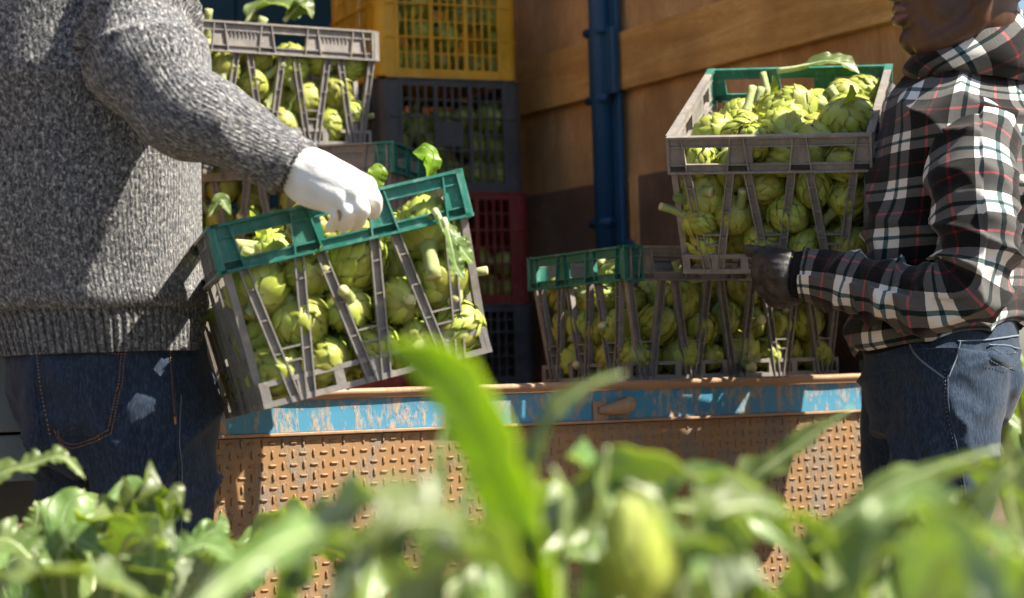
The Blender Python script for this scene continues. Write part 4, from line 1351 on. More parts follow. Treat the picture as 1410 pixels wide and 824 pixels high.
# shoes
for lx, ly, ld in ((194, 1400, 2.90), (110, 1360, 3.05)):
    q = C(lx, ly, ld)
    m = MB()
    G = []
    for k in range(14):
        t = k / 13
        wd_ = 0.036 + 0.016 * math.sin(math.pi * min(1, t * 1.1)); ht = 0.10 - 0.055 * t
        cc_ = Vector((q.x, q.y, 0.0)) + FD_ * (-0.07 + 0.27 * t)
        if k in (0, 13): wd_ *= 0.55; ht *= 0.8
        G.append([cc_ + RD * wd_ * math.cos(a) + Vector((0, 0, 0.012 + max(0.0, ht * (0.5 + 0.5 * math.sin(a)) ))) for a in np.linspace(0, 2 * math.pi, 16, endpoint=False)])
    m.grid(G, True); m.f.append(tuple(range(16))[::-1]); m.m.append(0); m.f.append(tuple(13 * 16 + q_ for q_ in range(16))); m.m.append(0)
    m.build('shoe', MAT['rubber'], p1, smooth=True, world=True)
# body under the clothes
HM1 = frame(C(62, -232, 2.92), FD_, (0, 0, 1))
HM1 = Matrix((FD_, -RD, Vector((0, 0, 1)))).transposed().to_4x4(); HM1.translation = C(62, -240, 2.92)
m = MB()
add_loft(m, t_rings, 24, 32, 0.86); add_loft(m, a_rings, 24, 20, 0.62); add_loft(m, b_rings, 20, 20, 0.62)
add_loft(m, pel_rings, 16, 32, 0.88); add_loft(m, limb(LEGR), 24, 20, 0.82); add_loft(m, limb(LEGL), 24, 20, 0.82)
for pts, rad in palm + fing: add_loft(m, ring_path([Vector(p) for p in pts], [r * 0.8 for r in rad]), 10, 12)
for pts, rad in [([pa[-1], hb_], [0.034, 0.03])] + f2: add_loft(m, ring_path([Vector(p) for p in pts], [r * 0.8 for r in rad]), 10, 12)
add_loft(m, ring_path([C(50, -95, 2.88), C(56, -170, 2.90), HM1 @ Vector((-.01, 0, -.03))], [0.062, 0.056, 0.055]), 10, 20)
smooth_head(m, HM1, 1.08)
V, NN, F = remeshed(m, 0.0075, 3)
from_np(V, F).build('body', MAT['tan_skin'], p1, smooth=True, world=True)
eyes_and_hair(p1, HM1, 1.08, 0)

# ================================================================== person in the plaid hoodie
F2 = Vector((-0.97, 0.24, 0)).normalized(); R2 = Vector((F2.y, -F2.x, 0))        # R2 = right hand side (away from the camera)
if R2.y < 0: R2 = -R2
L2 = -R2
def pring(fx, fy, bx, by, d, lat):
    """side-view ring: front and back edge pixels"""
    a, b = C(fx, fy, d), C(bx, by, d)
    ctr = (a + b) / 2
    ey = (a - b) / 2
    return (ctr, L2 * lat, ey)
p2 = empty('person', (C(1290, 530, 3.4).x, C(1290, 530, 3.4).y, 0))
tag(p2, 'person in black and white plaid hoodie and black gloves holding a crate', 'person', 'people loading the truck')
HO = [(1186, 492, 1398, 450, 3.40, 0.150), (1176, 478, 1408, 438, 3.40, 0.158), (1172, 450, 1416, 420, 3.40, 0.165), (1184, 400, 1424, 380, 3.40, 0.170), (1192, 330, 1434, 320, 3.40, 0.180), (1198, 260, 1442, 250, 3.40, 0.192),
      (1206, 200, 1444, 185, 3.40, 0.200), (1222, 155, 1440, 145, 3.40, 0.170), (1244, 122, 1428, 116, 3.40, 0.120), (1258, 98, 1412, 92, 3.40, 0.095)]
h_rings = [pring(*q) for q in HO]
def ho_torso(p, u, v, fi, fj):
    d = 0.009 * noise.noise(Vector((u * 5, v * 5, 31))) + 0.020 * (ridge(u * 4 + v * 5, v * 6 - u * 4, 33) ** 3 - 0.4)
    d += 0.006 * math.sin(v * 75 + 3 * noise.noise(Vector((u * 4, v * 3, 2)))) * math.exp(-(v / 0.10) ** 2)
    return d
G, UV = loft(h_rings, 130, 200, power=2.15, a0=math.pi)
G = displace(G, UV, ho_torso)
m = MB(); m.grid(G[8:], uv=UV[8:]); hoodie = m.build('hoodie', MAT['plaid'], p2, smooth=True, world=True)
ctr0 = h_rings[0][0]
m = MB(); m.grid(G[:9], uv=UV[:9]); m.grid([G[0], [p + (ctr0 - p) * 0.06 for p in G[0]], [p + (ctr0 - p) * 0.07 + Vector((0, 0, 0.04)) for p in G[0]]], uv=[UV[0]] * 3)
m.build('hem_rib', MAT['black_rib'], p2, smooth=True, world=True)
AR2 = [(1330, 158, 3.34, 40, 44), (1336, 182, 3.28, 58, 58), (1338, 225, 3.22, 60, 60), (1343, 290, 3.18, 56, 55), (1347, 350, 3.16, 55, 54), (1336, 396, 3.16, 55, 52), (1288, 410, 3.18, 50, 48), (1230, 404, 3.22, 48, 46), (1170, 392, 3.26, 41, 40), (1128, 384, 3.285, 38, 36), (1108, 381, 3.295, 34, 32), (1093, 380, 3.30, 33, 31)]
a2_rings = limb(AR2)
def ho_sleeve(p, u, v, fi, fj):
    el = math.exp(-((v - 0.33) / 0.07) ** 2)
    w1 = noise.noise(Vector((u * 5, v * 7, 44)))
    d = 0.006 * noise.noise(Vector((u * 7, v * 7, 42)))
    d += el * 0.020 * (ridge(u * 3 + w1 * .6, v * 17 + w1 * .9 - u * 3, 49) ** 3 - 0.4)
    d += 0.011 * (ridge(u * 4 + w1 * .6, v * 11 - u * 5, 41) ** 3 - 0.4) + 0.006 * (ridge(u * 9 + w1, v * 15 + u * 6, 43) ** 2 - .4)
    d += 0.014 * math.exp(-((v - 0.50) / 0.06) ** 2) * (ridge(u * 2.5 + w1 * .5, v * 26 + u * 6, 47) ** 3 - 0.4)
    if fi > 0.93: d *= 0.2
    return d
G, UV = loft(a2_rings, 190, 130, a0=-math.pi * 0.5)
G = displace(G, UV, ho_sleeve)
k = int(0.915 * len(G))
UVs = UV
m = MB(); m.grid(G[:k + 1], uv=UVs[:k + 1]); m.build('sleeve', MAT['plaid'], p2, smooth=True, world=True)
m = MB(); m.grid(G[k:], uv=UV[k:]); m.build('cuff', MAT['black_rib'], p2, smooth=True, world=True)
# shoulder seam
# far sleeve towards the far right corner of the crate
hr = M2 @ Vector((L_ / 2 - 0.07, -W_ / 2 - 0.018, H_ - 0.11))
tc2 = C(1335, 165, 3.4)
pb = [tc2 + R2 * 0.14, tc2 + R2 * 0.20 + Vector((-0.02, 0, -.13)), tc2 + R2 * 0.22 + Vector((-0.03, 0, -.24)), (hr + (tc2 + R2 * 0.24 + Vector((-.05, 0, -.2)))) / 2, hr + Vector((0.07, -0.01, -0.03))]
b2_rings = ring_path(pb, [0.06, 0.068, 0.062, 0.05, 0.038])
G, UV = loft(b2_rings, 60, 60)
m = MB(); m.grid(G, uv=UV); m.build('sleeve', MAT['plaid'], p2, smooth=True, world=True)
# hood lying round the neck
def hood_ring(pts):
    return pts
HD = [(a, b - 7, c, d - 9, e * 1.05) for a, b, c, d, e in [  # (front px, py), (back px, py), lateral half width, depth
    (1262, 118, 1424, 128, 0.108), (1252, 112, 1438, 112, 0.125), (1246, 104, 1446, 84, 0.128), (1252, 94, 1436, 52, 0.117), (1258, 87, 1416, 26, 0.100), (1264, 84, 1402, 18, 0.086), (1270, 90, 1394, 28, 0.078), (1274, 104, 1388, 60, 0.074)]]
hd_rings = [pring(a, b, c, d, 3.385, lat) for a, b, c, d, lat in HD]
def ho_hood(p, u, v, fi, fj):
    return 0.006 * noise.noise(Vector((u * 9, v * 8, 52))) + 0.008 * (ridge(u * 5 + v * 6, v * 8, 55) - 0.55) * (1 if fi < 0.7 else 0.3)
G, UV = loft(hd_rings, 70, 150, a0=math.pi)
G = displace(G, UV, ho_hood)
cu, su = math.cos(0.5), math.sin(0.5)
UVh = [[(a * 0.85 * cu - b * su, a * 0.85 * su + b * cu) for a, b in row] for row in UV]
m = MB(); m.grid(G, uv=UVh); m.build('hood', MAT['plaid'], p2, smooth=True, world=True)
HB = [pring(1405, 20, 1440, 10, 3.39, 0.06), pring(1408, 45, 1462, 40, 3.39, 0.085), pring(1410, 90, 1475, 90, 3.39, 0.10), pring(1412, 140, 1470, 140, 3.39, 0.10), pring(1416, 185, 1456, 185, 3.39, 0.07)]
G, UV = loft(HB, 40, 80)
G = displace(G, UV, ho_hood)
m = MB(); m.grid(G, uv=UV); m.build('hood_back', MAT['plaid'], p2, smooth=True, world=True)
# black glove under the crate
wr2 = C(1092, 381, 3.305)
kn = [C(1052, 362, 3.335), C(1050, 378, 3.33), C(1056, 394, 3.335), C(1066, 408, 3.345)]
palm2 = [([wr2, C(1082, 368, 3.30), kn[0]], [0.030, 0.030, 0.021]), ([wr2, C(1080, 378, 3.295), kn[1]], [0.030, 0.031, 0.021]), ([wr2, C(1082, 392, 3.30), kn[2]], [0.030, 0.031, 0.020]), ([wr2, C(1088, 400, 3.31), kn[3]], [0.030, 0.027, 0.018])]
fing2 = [([kn[0], C(1044, 374, 3.37), C(1050, 386, 3.42), C(1062, 388, 3.45)], [0.0135, 0.0125, 0.0115, 0.010]),
         ([kn[1], C(1046, 388, 3.37), C(1056, 396, 3.41), C(1070, 394, 3.45)], [0.0135, 0.0125, 0.0115, 0.010]),
         ([kn[2], C(1056, 402, 3.37), C(1066, 406, 3.41), C(1080, 400, 3.45)], [0.0130, 0.0122, 0.0110, 0.010]),
         ([kn[3], C(1070, 416, 3.375), C(1080, 416, 3.41), C(1092, 408, 3.44)], [0.0120, 0.0112, 0.0100, 0.009]),
         ([C(1088, 362, 3.30), C(1066, 351, 3.325), C(1048, 349, 3.345), C(1031, 345, 3.362)], [0.021, 0.0150, 0.0125, 0.0105])]
V, NN, F = glove_mesh(palm2, fing2, 0.003, 3)
V = V + NN * np.array([0.0018 * noise.noise(Vector(p) * 40) + 0.0016 * (ridge(p[0] * 40 + p[2] * 30, p[1] * 40, p[2] * 50) - .6) for p in V])[:, None]
gv = from_np(V, F).build('glove', MAT['black_latex'], p2, smooth=True, world=True)
gv['label'] = 'black coated work glove under the crate'
bvg = BVHTree.FromPolygons([tuple(p) for p in V], F)
patch(bvg, [(1078, 339), (1108, 344), (1104, 368), (1094, 360)], 10, 8, 0.0015, 'knit_back', 'lime_knit', gv) if on_surface(bvg, 1090, 352) is not None else None
f3 = [([hr, hr + Vector((-0.005, -0.012 + 0.0 * q, 0.02 + .0 * q)) + (M2.to_3x3() @ Vector((0.02 * (q - 1.5), 0, 0))), hr + M2.to_3x3() @ Vector((0.02 * (q - 1.5), 0.018, 0.075)), hr + M2.to_3x3() @ Vector((0.02 * (q - 1.5), 0.04, 0.055))], [0.014, 0.0125, 0.0115, 0.010]) for q in range(4)]
f3.append(([hr, hr + M2.to_3x3() @ Vector((-0.05, -0.005, 0.02)), hr + M2.to_3x3() @ Vector((-0.06, -0.003, 0.045))], [0.016, 0.013, 0.011]))
V, NN, F = glove_mesh([([pb[-1], hr], [0.035, 0.03])], f3, 0.004)
from_np(V, F).build('glove', MAT['black_latex'], p2, smooth=True, world=True)
# jeans
PE2 = [pring(1200, 440, 1398, 422, 3.40, 0.150), pring(1190, 480, 1404, 462, 3.40, 0.162), pring(1186, 520, 1400, 510, 3.40, 0.168), pring(1190, 560, 1388, 556, 3.40, 0.160), pring(1206, 600, 1374, 600, 3.40, 0.13)]
LN = [(1302, 500, 3.30, 88, 84), (1304, 560, 3.28, 82, 84), (1300, 630, 3.27, 74, 80), (1298, 710, 3.27, 68, 74), (1300, 830, 3.30, 56, 62), (1306, 960, 3.34, 54, 58), (1310, 1120, 3.37, 50, 52), (1312, 1235, 3.38, 52, 54)]
LF = [(1268, 500, 3.50, 80, 80), (1256, 560, 3.52, 74, 78), (1248, 630, 3.54, 62, 70), (1244, 710, 3.55, 56, 66), (1240, 830, 3.56, 52, 58), (1246, 960, 3.58, 48, 54), (1252, 1120, 3.6, 46, 48), (1254, 1190, 3.6, 48, 50)]
m = MB()
add_loft(m, PE2, 24, 40); add_loft(m, limb(LN), 40, 32); add_loft(m, limb(LF), 40, 32)
m.ball(C(1345, 525, 3.33), (0.070, 0.07, 0.088)); m.ball(C(1345, 525, 3.48), (0.070, 0.07, 0.088))
V, NN, F = remeshed(m, 0.0055, 6)
V = V + NN * np.array([jean_fold(p, 0.84, 0.008) for p in V])[:, None]
bvh2 = BVHTree.FromPolygons([tuple(p) for p in V], F)
jeans2 = from_np(V, F).build('jeans', MAT['blue_denim'], p2, smooth=True, world=True)
stitch(bvh2, [(1304, 508), (1306, 560), (1318, 620), (1328, 680), (1334, 760)], 0.0022, 'side_seam', 'blue_denim', jeans2, None, 70, 0.0008, 6)
stitch(bvh2, [(1301, 510), (1303, 560), (1315, 620), (1325, 680), (1331, 760)], 0.0008, 'seam_stitching', 'pale_thread', jeans2, 3, 120, 0.0016)
stitch(bvh2, [(1252, 468), (1256, 482), (1270, 498), (1300, 521)], 0.0016, 'front_pocket_edge', 'pale_thread', jeans2, None, 60, 0.001, 6)
stitch(bvh2, [(1322, 470), (1316, 495), (1306, 520)], 0.0014, 'seam_stitching', 'pale_thread', jeans2, None, 40, 0.001)
patch(bvh2, [(1359, 474), (1402, 478), (1400, 512), (1362, 496)], 10, 8, 0.003, 'back_pocket_flap', 'blue_denim', jeans2)
stitch(bvh2, [(1359, 475), (1380, 478), (1402, 480)], 0.0012, 'pocket_stitching', 'pale_thread', jeans2, None, 40, 0.004)
stitch(bvh2, [(1361, 482), (1380, 487), (1400, 486)], 0.0008, 'pocket_stitching', 'pale_thread', jeans2, 3, 40, 0.004)
stitch(bvh2, [(1362, 496), (1384, 508), (1400, 500)], 0.0008, 'pocket_stitching', 'pale_thread', jeans2, 3, 40, 0.004)
stitch(bvh2, [(1318, 470), (1360, 468), (1404, 462)], 0.0016, 'waistband_seam', 'pale_thread', jeans2, None, 40, 0.001)
m = MB()
for lx, ly, ld in ((1312, 1260, 3.38), (1254, 1215, 3.6)):
    q = C(lx, ly, ld)
    m = MB(); G = []
    for k in range(14):
        t = k / 13
        wd_ = 0.036 + 0.016 * math.sin(math.pi * min(1, t * 1.1)); ht = 0.10 - 0.055 * t
        cc_ = Vector((q.x, q.y, 0.0)) + F2 * (-0.07 + 0.27 * t)
        if k in (0, 13): wd_ *= 0.55; ht *= 0.8
        G.append([cc_ + R2 * wd_ * math.cos(a) + Vector((0, 0, 0.012 + max(0.0, ht * (0.5 + 0.5 * math.sin(a)) ))) for a in np.linspace(0, 2 * math.pi, 16, endpoint=False)])
    m.grid(G, True); m.f.append(tuple(range(16))[::-1]); m.m.append(0); m.f.append(tuple(13 * 16 + q_ for q_ in range(16))); m.m.append(0)
    m.build('shoe', MAT['rubber'], p2, smooth=True, world=True)
# body and head
HSC = 1.16
fh = (F2 + Vector((0, 0, 0.10)) + Vector((0.0, -0.10, 0))).normalized()
HM2 = frame(C(1338, -29, 3.33), fh, (0, 0, 1))
m = MB()
add_loft(m, h_rings, 24, 32, 0.86); add_loft(m, a2_rings, 24, 20, 0.62); add_loft(m, b2_rings, 20, 20, 0.62)
add_loft(m, PE2, 16, 32, 0.88); add_loft(m, limb(LN), 24, 20, 0.82); add_loft(m, limb(LF), 24, 20, 0.82)
for pts, rad in palm2 + fing2: add_loft(m, ring_path([Vector(p) for p in pts], [r * 0.8 for r in rad]), 10, 12)
for pts, rad in [([pb[-1], hr], [0.035, 0.03])] + f3: add_loft(m, ring_path([Vector(p) for p in pts], [r * 0.8 for r in rad]), 10, 12)
add_loft(m, ring_path([C(1340, 150, 3.39), C(1334, 90, 3.375), HM2 @ Vector((-.012, 0, -.06)), HM2 @ Vector((-.015, 0, -.01))], [0.074, 0.068, 0.064, 0.06]), 14, 24)
smooth_head(m, HM2, HSC)
V, NN, F = remeshed(m, 0.0046, 5)
from_np(V, F).build('body', MAT['dark_skin'], p2, smooth=True, world=True)
eyes_and_hair(p2, HM2, HSC, 1)

lp = MB()
def hp(v): return HM2 @ (Vector(v) * HSC)
up_ = [(0.080, -0.0285, -0.0535), (0.0985, -0.012, -0.0485), (0.1015, 0, -0.0495), (0.0985, 0.012, -0.0485), (0.080, 0.0285, -0.0535)]
lo_ = [(0.080, -0.027, -0.0570), (0.0965, -0.012, -0.0630), (0.1005, 0, -0.0640), (0.0965, 0.012, -0.0630), (0.080, 0.027, -0.0570)]
lp.tube([hp(q) for q in up_], [0.002 * HSC, 0.0062 * HSC, 0.0066 * HSC, 0.0062 * HSC, 0.002 * HSC], 12, n=24)
lp.tube([hp(q) for q in lo_], [0.002 * HSC, 0.0070 * HSC, 0.0080 * HSC, 0.0070 * HSC, 0.002 * HSC], 12, n=24)
lp.build('lips', MAT['lip_skin'], p2, smooth=True, world=True)
# ------------------------------------------------------------------ artichoke plants in the foreground
def leaf(root, pts, width, lob=0.6, face=(0, -0.5, 1), seed=0, k=9, young=False, keel=0.22, ruffle=0.16, n=100, petiole=0.25, twist=0.0, fine=0.10):
    """pts: world points base -> tip; width: half width in metres; face: the way the upper side looks"""
    rng = random.Random(seed)
    P = smoothcurve(pts, n)
    T_ = np.gradient(P, axis=0); T_ /= np.linalg.norm(T_, axis=1, keepdims=True)
    f0 = np.array(face, float); f0 /= np.linalg.norm(f0)
    sl = np.concatenate([[0], np.cumsum(np.linalg.norm(np.diff(P, axis=0), axis=1))])
    ph = [rng.uniform(0, 6.3) for _ in range(6)]
    S = np.array([-1, -0.72, -0.42, -0.14, 0.0, 0.14, 0.42, 0.72, 1.0])
    top, bot, uv = [], [], []
    for i in range(n):
        t = i / (n - 1)
        tt = T_[i]
        side = np.array((tt[1] * f0[2] - tt[2] * f0[1], tt[2] * f0[0] - tt[0] * f0[2], tt[0] * f0[1] - tt[1] * f0[0])); side /= math.sqrt(side @ side) + 1e-9
        nr = np.array((side[1] * tt[2] - side[2] * tt[1], side[2] * tt[0] - side[0] * tt[2], side[0] * tt[1] - side[1] * tt[0]))
        if twist:
            ca, sa = math.cos(twist * t), math.sin(twist * t)
            side, nr = side * ca + nr * sa, nr * ca - side * sa
        if t < petiole: env = 0.10 + 0.25 * (t / petiole) ** 2
        else:
            q = (t - petiole) / (1 - petiole)
            env = 0.35 + 0.65 * math.sin(math.pi * min(1.0, q * 0.62 + 0.12)) if q < 0.6 else max(0.0, (1 - ((q - 0.6) / 0.4) ** 1.7)) * (0.35 + 0.65 * math.sin(math.pi * 0.492))
        row_t, row_b, urow = [], [], []
        for s_ in S:
            sg = 0 if s_ < 0 else 1
            x = t * k + (0.5 if sg else 0.0) + 0.25 * math.sin(t * 9 + ph[sg])
            saw = x - math.floor(x)
            lobe = max(0.0, 1 - abs(saw - 0.62) / (0.5 if saw < 0.62 else 0.34)) ** 1.15
            small = fine * math.sin(t * k * 12.5 + ph[2 + sg])
            w_ = width * env * ((1 - lob) + lob * lobe + small * (0.4 + lob))
            a = abs(s_)
            amp = ruffle * width * env
            up = keel * a * width * env + amp * a * a * (math.sin(t * k * 6.28 + ph[4] + s_ * 1.3) + 0.6 * math.sin(t * k * 15 + ph[5] * s_))
            fw = lob * 0.55 * a * width * env
            p = P[i] + side * s_ * w_ + nr * up + tt * fw
            row_t.append(p); row_b.append(p - nr * 0.0009)
            urow.append((s_, sl[i]))
        top.append(row_t); bot.append(row_b); uv.append(urow)
    m = MB()
    m.grid(top, uv=uv, flip=True)
    m.grid(bot, uv=uv, mi=1)
    mats = [MAT['young_leaf_top'], MAT['young_leaf_under']] if young else [MAT['leaf_top'], MAT['leaf_under']]
    lf = m.build('leaf', mats, root, smooth=True, world=True)
    r = MB()
    rad = [min(0.011, max(0.0012, width * 0.13 * (1 - 0.92 * i / (n - 1)) + (0.003 if i / n < petiole else 0))) for i in range(n)]
    Pm = P - np.cross(np.cross(T_, f0[None, :]), T_) * np.array(rad)[:, None] * 0.55
    r.tube(Pm[::2], rad[::2], 7, hint=tuple(f0))
    if True:
        inv = root.matrix_basis.inverted()
        r.v = [tuple(inv @ Vector(p)) for p in r.v]
        o = r.build('midrib', MAT['young_leaf_under' if young else 'midrib'], lf, smooth=True)
    return lf
def plant(px, d, label, group='artichoke plants in front of the truck'):
    g_ = C(px, 530, d)
    o = empty('artichoke_plant', (g_.x, g_.y, 0))
    tag(o, label, 'plant', group)
    return o
def crown(o): return Vector((o.location.x, o.location.y, 0.05))
def px_leaf(o, pix, wpx, **kw):
    """visible part given as photo pixels (x, y, depth); the base runs down to the plant's crown"""
    pts = [C(*q) for q in pix]
    c = crown(o)
    first = pts[0]
    dirn = (pts[0] - pts[1]).normalized()
    mid = first + dirn * 0.18 + (c - first) * 0.25
    mid.z = min(mid.z, first.z - 0.12)
    low = c * 0.72 + mid * 0.28
    return leaf(o, [c, low, mid] + pts, wpx * pix[len(pix) // 2][2] / FPX, **kw)
def fill_leaves(o, d, n, ylo, yhi, seed, reach=(0.16, 0.34), w=(0.05, 0.075), az=None, lob=(0.4, 0.65)):
    """upright, deeply cut leaves fanning out of the crown; ylo..yhi: photo rows their tips reach at depth d"""
    rng = random.Random(seed)
    c = crown(o)
    for i in range(n):
        a = 2 * math.pi * (i + rng.uniform(-.35, .35)) / n
        zt_ = 0.9 - (rng.uniform(ylo, yhi) - 530) / FPX * d
        re = rng.uniform(*reach)
        out = Vector((math.cos(a), math.sin(a), 0))
        droop = rng.uniform(-0.03, 0.06)
        pts = [c, c + out * 0.05 + Vector((0, 0, zt_ * 0.60)), c + out * (0.05 + re * 0.22) + Vector((0, 0, zt_ * 0.92)),
               c + out * (0.05 + re * 0.62) + Vector((0, 0, zt_)), Vector((c.x + out.x * (0.05 + re * 1.1), c.y + out.y * (0.05 + re * 1.1), zt_ - droop))]
        fc = (-out * 0.9 + Vector((0.35, 0, 0.7))).normalized() + Vector((rng.uniform(-.3, .6), rng.uniform(-.5, .4), 0))
        leaf(o, pts, rng.uniform(*w), rng.uniform(*lob), fc, seed * 50 + i, rng.choice([6, 7]), petiole=0.36, twist=rng.uniform(-0.6, 0.6), ruffle=0.2)

A = plant(120, 2.15, 'leafy artichoke plant with a ragged curled leaf in front of the dark jeans')
px_leaf(A, [(60, 822, 2.1), (105, 752, 2.05), (160, 708, 2.05), (215, 690, 2.05), (262, 716, 2.05)], 53, lob=0.93, face=(0.1, -0.9, 0.5), seed=1, k=13, petiole=0.45, ruffle=0.3)
px_leaf(A, [(70, 830, 2.0), (35, 762, 1.98), (0, 742, 1.98), (-40, 760, 1.98)], 39, lob=0.4, face=(0, -0.6, 0.9), seed=2, petiole=0.4)
px_leaf(A, [(90, 830, 2.0), (80, 770, 1.98), (105, 742, 1.97), (150, 770, 1.95)], 37, lob=0.4, face=(0.2, -0.7, 0.8), seed=3, petiole=0.4)
px_leaf(A, [(190, 840, 1.9), (240, 772, 1.88), (290, 752, 1.88), (345, 790, 1.86)], 34, lob=0.5, face=(0, -0.5, 0.9), seed=4, petiole=0.4)
px_leaf(A, [(200, 850, 1.75), (205, 800, 1.74), (212, 768, 1.74), (206, 742, 1.74)], 44, lob=0.15, face=(-0.3, -0.9, 0.2), seed=5, petiole=0.35)
px_leaf(A, [(230, 830, 2.2), (262, 756, 2.2), (300, 728, 2.2), (312, 745, 2.2)], 26, lob=0.6, face=(0, -0.6, 0.8), seed=6, petiole=0.4)
px_leaf(A, [(310, 850, 1.95), (350, 800, 1.95), (362, 770, 1.95), (372, 752, 1.95)], 17, lob=0.6, face=(0, -1, 0.4), seed=7, petiole=0.35)
fill_leaves(A, 2.1, 6, 745, 830, 21, reach=(0.22, 0.36), w=(0.04, 0.055))
H = plant(-90, 2.1, 'artichoke plant reaching in from the left edge with one long arching leaf')
px_leaf(H, [(-60, 700, 2.1), (-10, 658, 2.1), (45, 640, 2.1), (85, 630, 2.1), (118, 660, 2.1)], 24, lob=0.25, face=(0.1, -0.55, 0.9), seed=8, petiole=0.2, ruffle=0.22)
px_leaf(H, [(20, 790, 2.3), (45, 735, 2.3), (52, 702, 2.3), (48, 690, 2.3)], 20, lob=0.2, face=(0.5, -0.9, 0.2), seed=9)
fill_leaves(H, 2.1, 4, 755, 840, 22, reach=(0.22, 0.36), w=(0.04, 0.05))
B = plant(440, 1.45, 'blue green artichoke plant below the carried crate with an upright pointed leaf')
px_leaf(B, [(395, 850, 1.4), (412, 780, 1.38), (430, 730, 1.38), (452, 678, 1.38)], 38, lob=0.3, face=(-0.5, -0.9, 0.3), seed=10, petiole=0.3, k=6)
px_leaf(B, [(470, 850, 1.35), (485, 780, 1.33), (500, 740, 1.33), (520, 722, 1.33)], 27, lob=0.45, face=(0.3, -0.9, 0.4), seed=12, petiole=0.3, k=6)
fill_leaves(B, 1.4, 3, 810, 880, 23, reach=(0.18, 0.3), w=(0.022, 0.03))
Cc = plant(715, 1.12, 'artichoke plant with one broad bright yellow green strap leaf rising past the tail beam')
px_leaf(Cc, [(752, 900, 0.94), (732, 790, 0.95), (702, 690, 0.97), (660, 585, 0.99), (606, 512, 1.02), (530, 474, 1.05)], 74, lob=0.05, face=(-0.92, -0.42, 0.12), seed=14, young=True, petiole=0.26, keel=0.10, ruffle=0.05)
px_leaf(Cc, [(600, 830, 1.25), (598, 740, 1.25), (604, 650, 1.25), (612, 560, 1.25)], 19, lob=0.35, face=(0.7, -0.8, 0.2), seed=15, petiole=0.25, k=6)
px_leaf(Cc, [(640, 850, 1.2), (632, 760, 1.2), (640, 680, 1.2), (655, 640, 1.2)], 21, lob=0.45, face=(0.9, -0.5, 0.3), seed=16, petiole=0.25, k=6)
px_leaf(Cc, [(735, 770, 1.22), (728, 660, 1.22), (752, 585, 1.22), (805, 535, 1.22), (862, 513, 1.22)], 24, lob=0.25, face=(-0.5, -0.8, 0.5), seed=17, petiole=0.35, twist=0.4, k=6)
fill_leaves(Cc, 1.15, 3, 790, 890, 24, reach=(0.10, 0.2), w=(0.018, 0.026))
D = plant(870, 1.2, 'artichoke plant carrying a pale unopened flower bud among its leaves')
px_leaf(D, [(815, 850, 1.3), (812, 760, 1.3), (826, 690, 1.3), (838, 610, 1.3)], 21, lob=0.35, face=(0.9, -0.5, 0.3), seed=18, petiole=0.25, k=6)
px_leaf(D, [(770, 850, 1.25), (775, 760, 1.25), (780, 690, 1.25), (760, 640, 1.25)], 20, lob=0.45, face=(0.8, -0.7, 0.3), seed=19, petiole=0.25, k=6)
px_leaf(D, [(950, 850, 1.25), (935, 760, 1.25), (905, 690, 1.25), (860, 660, 1.25)], 22, lob=0.45, face=(0.2, -0.6, 0.8), seed=20, petiole=0.25, k=6)
fill_leaves(D, 1.2, 4, 770, 880, 25, reach=(0.12, 0.24), w=(0.02, 0.028))
bq = C(874, 765, 1.0)
st_ = MB(); st_.tube([crown(D), crown(D) * 0.5 + bq * 0.5 + Vector((0.02, 0, 0)), bq - Vector((0, 0, 0.028))], [0.012, 0.011, 0.012], 10, n=16)
st_.build('stalk', MAT['stem'], D, smooth=True, world=True)
bud = link_mesh('bud', VARS[2]['joined'], D, Matrix.Translation(bq - Vector(D.location)) @ Matrix.Rotation(R(-8), 4, 'Y') @ Matrix.Diagonal((0.018, 0.018, 0.027, 1)))
bud['label'] = 'pale green unopened flower bud'
link_mesh('bud_core', VARS[2]['core'], D, bud.matrix_basis.copy())
E = plant(1050, 1.55, 'spreading artichoke plant in front of the tail crate with a pale ribbed drooping leaf')
px_leaf(E, [(905, 860, 1.5), (900, 740, 1.5), (925, 665, 1.5), (985, 660, 1.48), (1060, 725, 1.45), (1150, 815, 1.42)], 32, lob=0.45, face=(0.1, -0.7, 0.8), seed=30, petiole=0.4, k=6)
px_leaf(E, [(1010, 850, 1.6), (1005, 740, 1.6), (1030, 668, 1.6), (1090, 620, 1.6), (1180, 556, 1.6)], 31, lob=0.45, face=(-0.2, -0.8, 0.6), seed=31, petiole=0.35, k=6)
px_leaf(E, [(1040, 870, 1.5), (1030, 800, 1.5), (1000, 735, 1.5), (930, 700, 1.5), (860, 735, 1.5)], 27, lob=0.45, face=(0.1, -0.6, 0.8), seed=32, petiole=0.35, k=6)
px_leaf(E, [(1120, 870, 1.5), (1110, 800, 1.5), (1080, 735, 1.5), (1040, 690, 1.5)], 30, lob=0.45, face=(0.5, -0.8, 0.4), seed=33, petiole=0.3, k=6)
fill_leaves(E, 1.5, 5, 745, 860, 26, reach=(0.18, 0.32), w=(0.024, 0.034))
Fp = plant(1345, 1.3, 'tall artichoke plant in the right corner before the plaid person')
px_leaf(Fp, [(1130, 860, 1.35), (1120, 760, 1.35), (1180, 700, 1.35), (1260, 655, 1.35), (1385, 615, 1.35)], 27, lob=0.4, face=(-0.2, -0.8, 0.6), seed=34, petiole=0.3, k=6)
px_leaf(Fp, [(1300, 870, 1.2), (1310, 790, 1.2), (1345, 700, 1.2), (1400, 640, 1.2)], 37, lob=0.35, face=(-0.3, -0.9, 0.3), seed=35, petiole=0.3, k=6)
px_leaf(Fp, [(1420, 860, 1.3), (1400, 740, 1.3), (1385, 650, 1.3), (1400, 575, 1.3)], 27, lob=0.45, face=(0.8, -0.6, 0.3), seed=36, petiole=0.3, k=6)
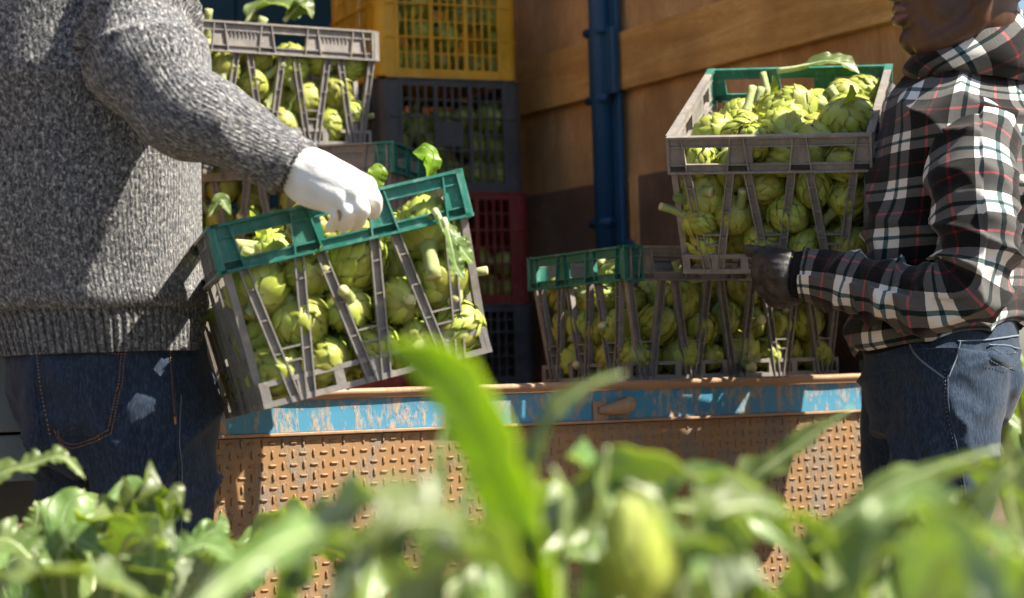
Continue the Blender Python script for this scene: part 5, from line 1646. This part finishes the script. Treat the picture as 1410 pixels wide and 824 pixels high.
px_leaf(Fp, [(1230, 850, 1.45), (1205, 790, 1.45), (1200, 735, 1.45), (1235, 715, 1.45), (1258, 760, 1.45)], 19, lob=0.1, face=(0.7, -0.7, 0.2), seed=37, petiole=0.3, k=6)
px_leaf(Fp, [(1370, 870, 1.15), (1330, 800, 1.15), (1290, 770, 1.15), (1230, 790, 1.15)], 37, lob=0.45, face=(0, -0.7, 0.7), seed=38, petiole=0.3, k=6)
fill_leaves(Fp, 1.3, 5, 770, 880, 27, reach=(0.14, 0.28), w=(0.022, 0.03))
Q = plant(1180, 1.05, 'low artichoke plant nearest the camera at the lower right')
fill_leaves(Q, 1.05, 3, 840, 920, 28, reach=(0.08, 0.20), w=(0.02, 0.03))
Q = plant(960, 0.98, 'low artichoke plant nearest the camera right of the pale bud')
fill_leaves(Q, 0.98, 3, 840, 920, 30, reach=(0.08, 0.18), w=(0.02, 0.028))
for i, (px_, d_, yl, lab) in enumerate(((1425, 4.6, 545, 'sunlit artichoke plant beyond the plaid person at the right edge'), (1450, 5.6, 540, 'artichoke plant farther out behind the right edge'),)):
    Q = plant(px_, d_, lab, 'artichoke plants beyond the truck')
    fill_leaves(Q, d_, 16, yl, yl + 60, 60 + i, reach=(0.35, 0.6), w=(0.06, 0.09))

# ------------------------------------------------------------------ loose leaves and stalks lying on the crates
def loose(pix, wpx, label, **kw):
    pts = [C(*q) for q in pix]
    o = empty('loose_leaf', pts[0])
    tag(o, label, 'leaf', 'loose artichoke leaves on the crates')
    leaf(o, pts, wpx * pix[0][2] / FPX, **{**dict(lob=0.05, petiole=0.12, ruffle=0.12, keel=0.3, n=40, k=3, fine=0.04), **kw})
    return o
loose([(338, 34, 4.5), (352, 14, 4.5), (378, 4, 4.48), (402, 12, 4.46), (412, 26, 4.45)], 20, 'broad curling leaf on the rim of the uppermost stacked crate', seed=71, face=(0.4, -0.6, 0.8))
loose([(392, 30, 4.44), (408, 12, 4.43), (420, 6, 4.42), (430, 26, 4.42)], 15, 'short folded leaf beside the broad one on the uppermost crate', seed=72, face=(0.8, -0.6, 0.3))
loose([(585, 262, 2.84), (592, 236, 2.82), (590, 214, 2.82), (568, 210, 2.82)], 17, 'bright hooked leaf rising above the green rim right of the glove', seed=73, face=(0.7, -0.6, 0.2), young=True)
loose([(506, 276, 2.70), (512, 252, 2.7), (514, 238, 2.7), (508, 232, 2.7)], 19, 'rounded bright leaf just behind the white glove', seed=74, face=(0.5, -0.8, 0.3), young=True)
loose([(600, 288, 2.68), (618, 322, 2.65), (636, 345, 2.65), (652, 364, 2.66)], 17, 'crumpled pale leaf hanging over the right end of the carried crate', seed=75, face=(0.7, -0.7, 0.2), ruffle=0.2)
loose([(612, 300, 2.64), (622, 338, 2.63), (628, 366, 2.63), (640, 386, 2.63)], 11, 'narrow green leaf below the crumpled one on the carried crate', seed=76, face=(0.5, -0.8, 0.2), ruffle=0.2)
loose([(1070, 96, 3.80), (1100, 92, 3.79), (1136, 84, 3.78), (1162, 88, 3.78), (1184, 102, 3.78)], 17, 'pale green leaf with thick stalk lying on the far rim of the held crate', seed=77, face=(0.3, -0.7, 0.8), petiole=0.35)
loose([(288, 300, 4.1), (298, 282, 4.1), (306, 276, 4.1), (318, 296, 4.1)], 10, 'small pale leaf showing beside the sweater above the carried crate', seed=78, face=(0.4, -0.8, 0.3))
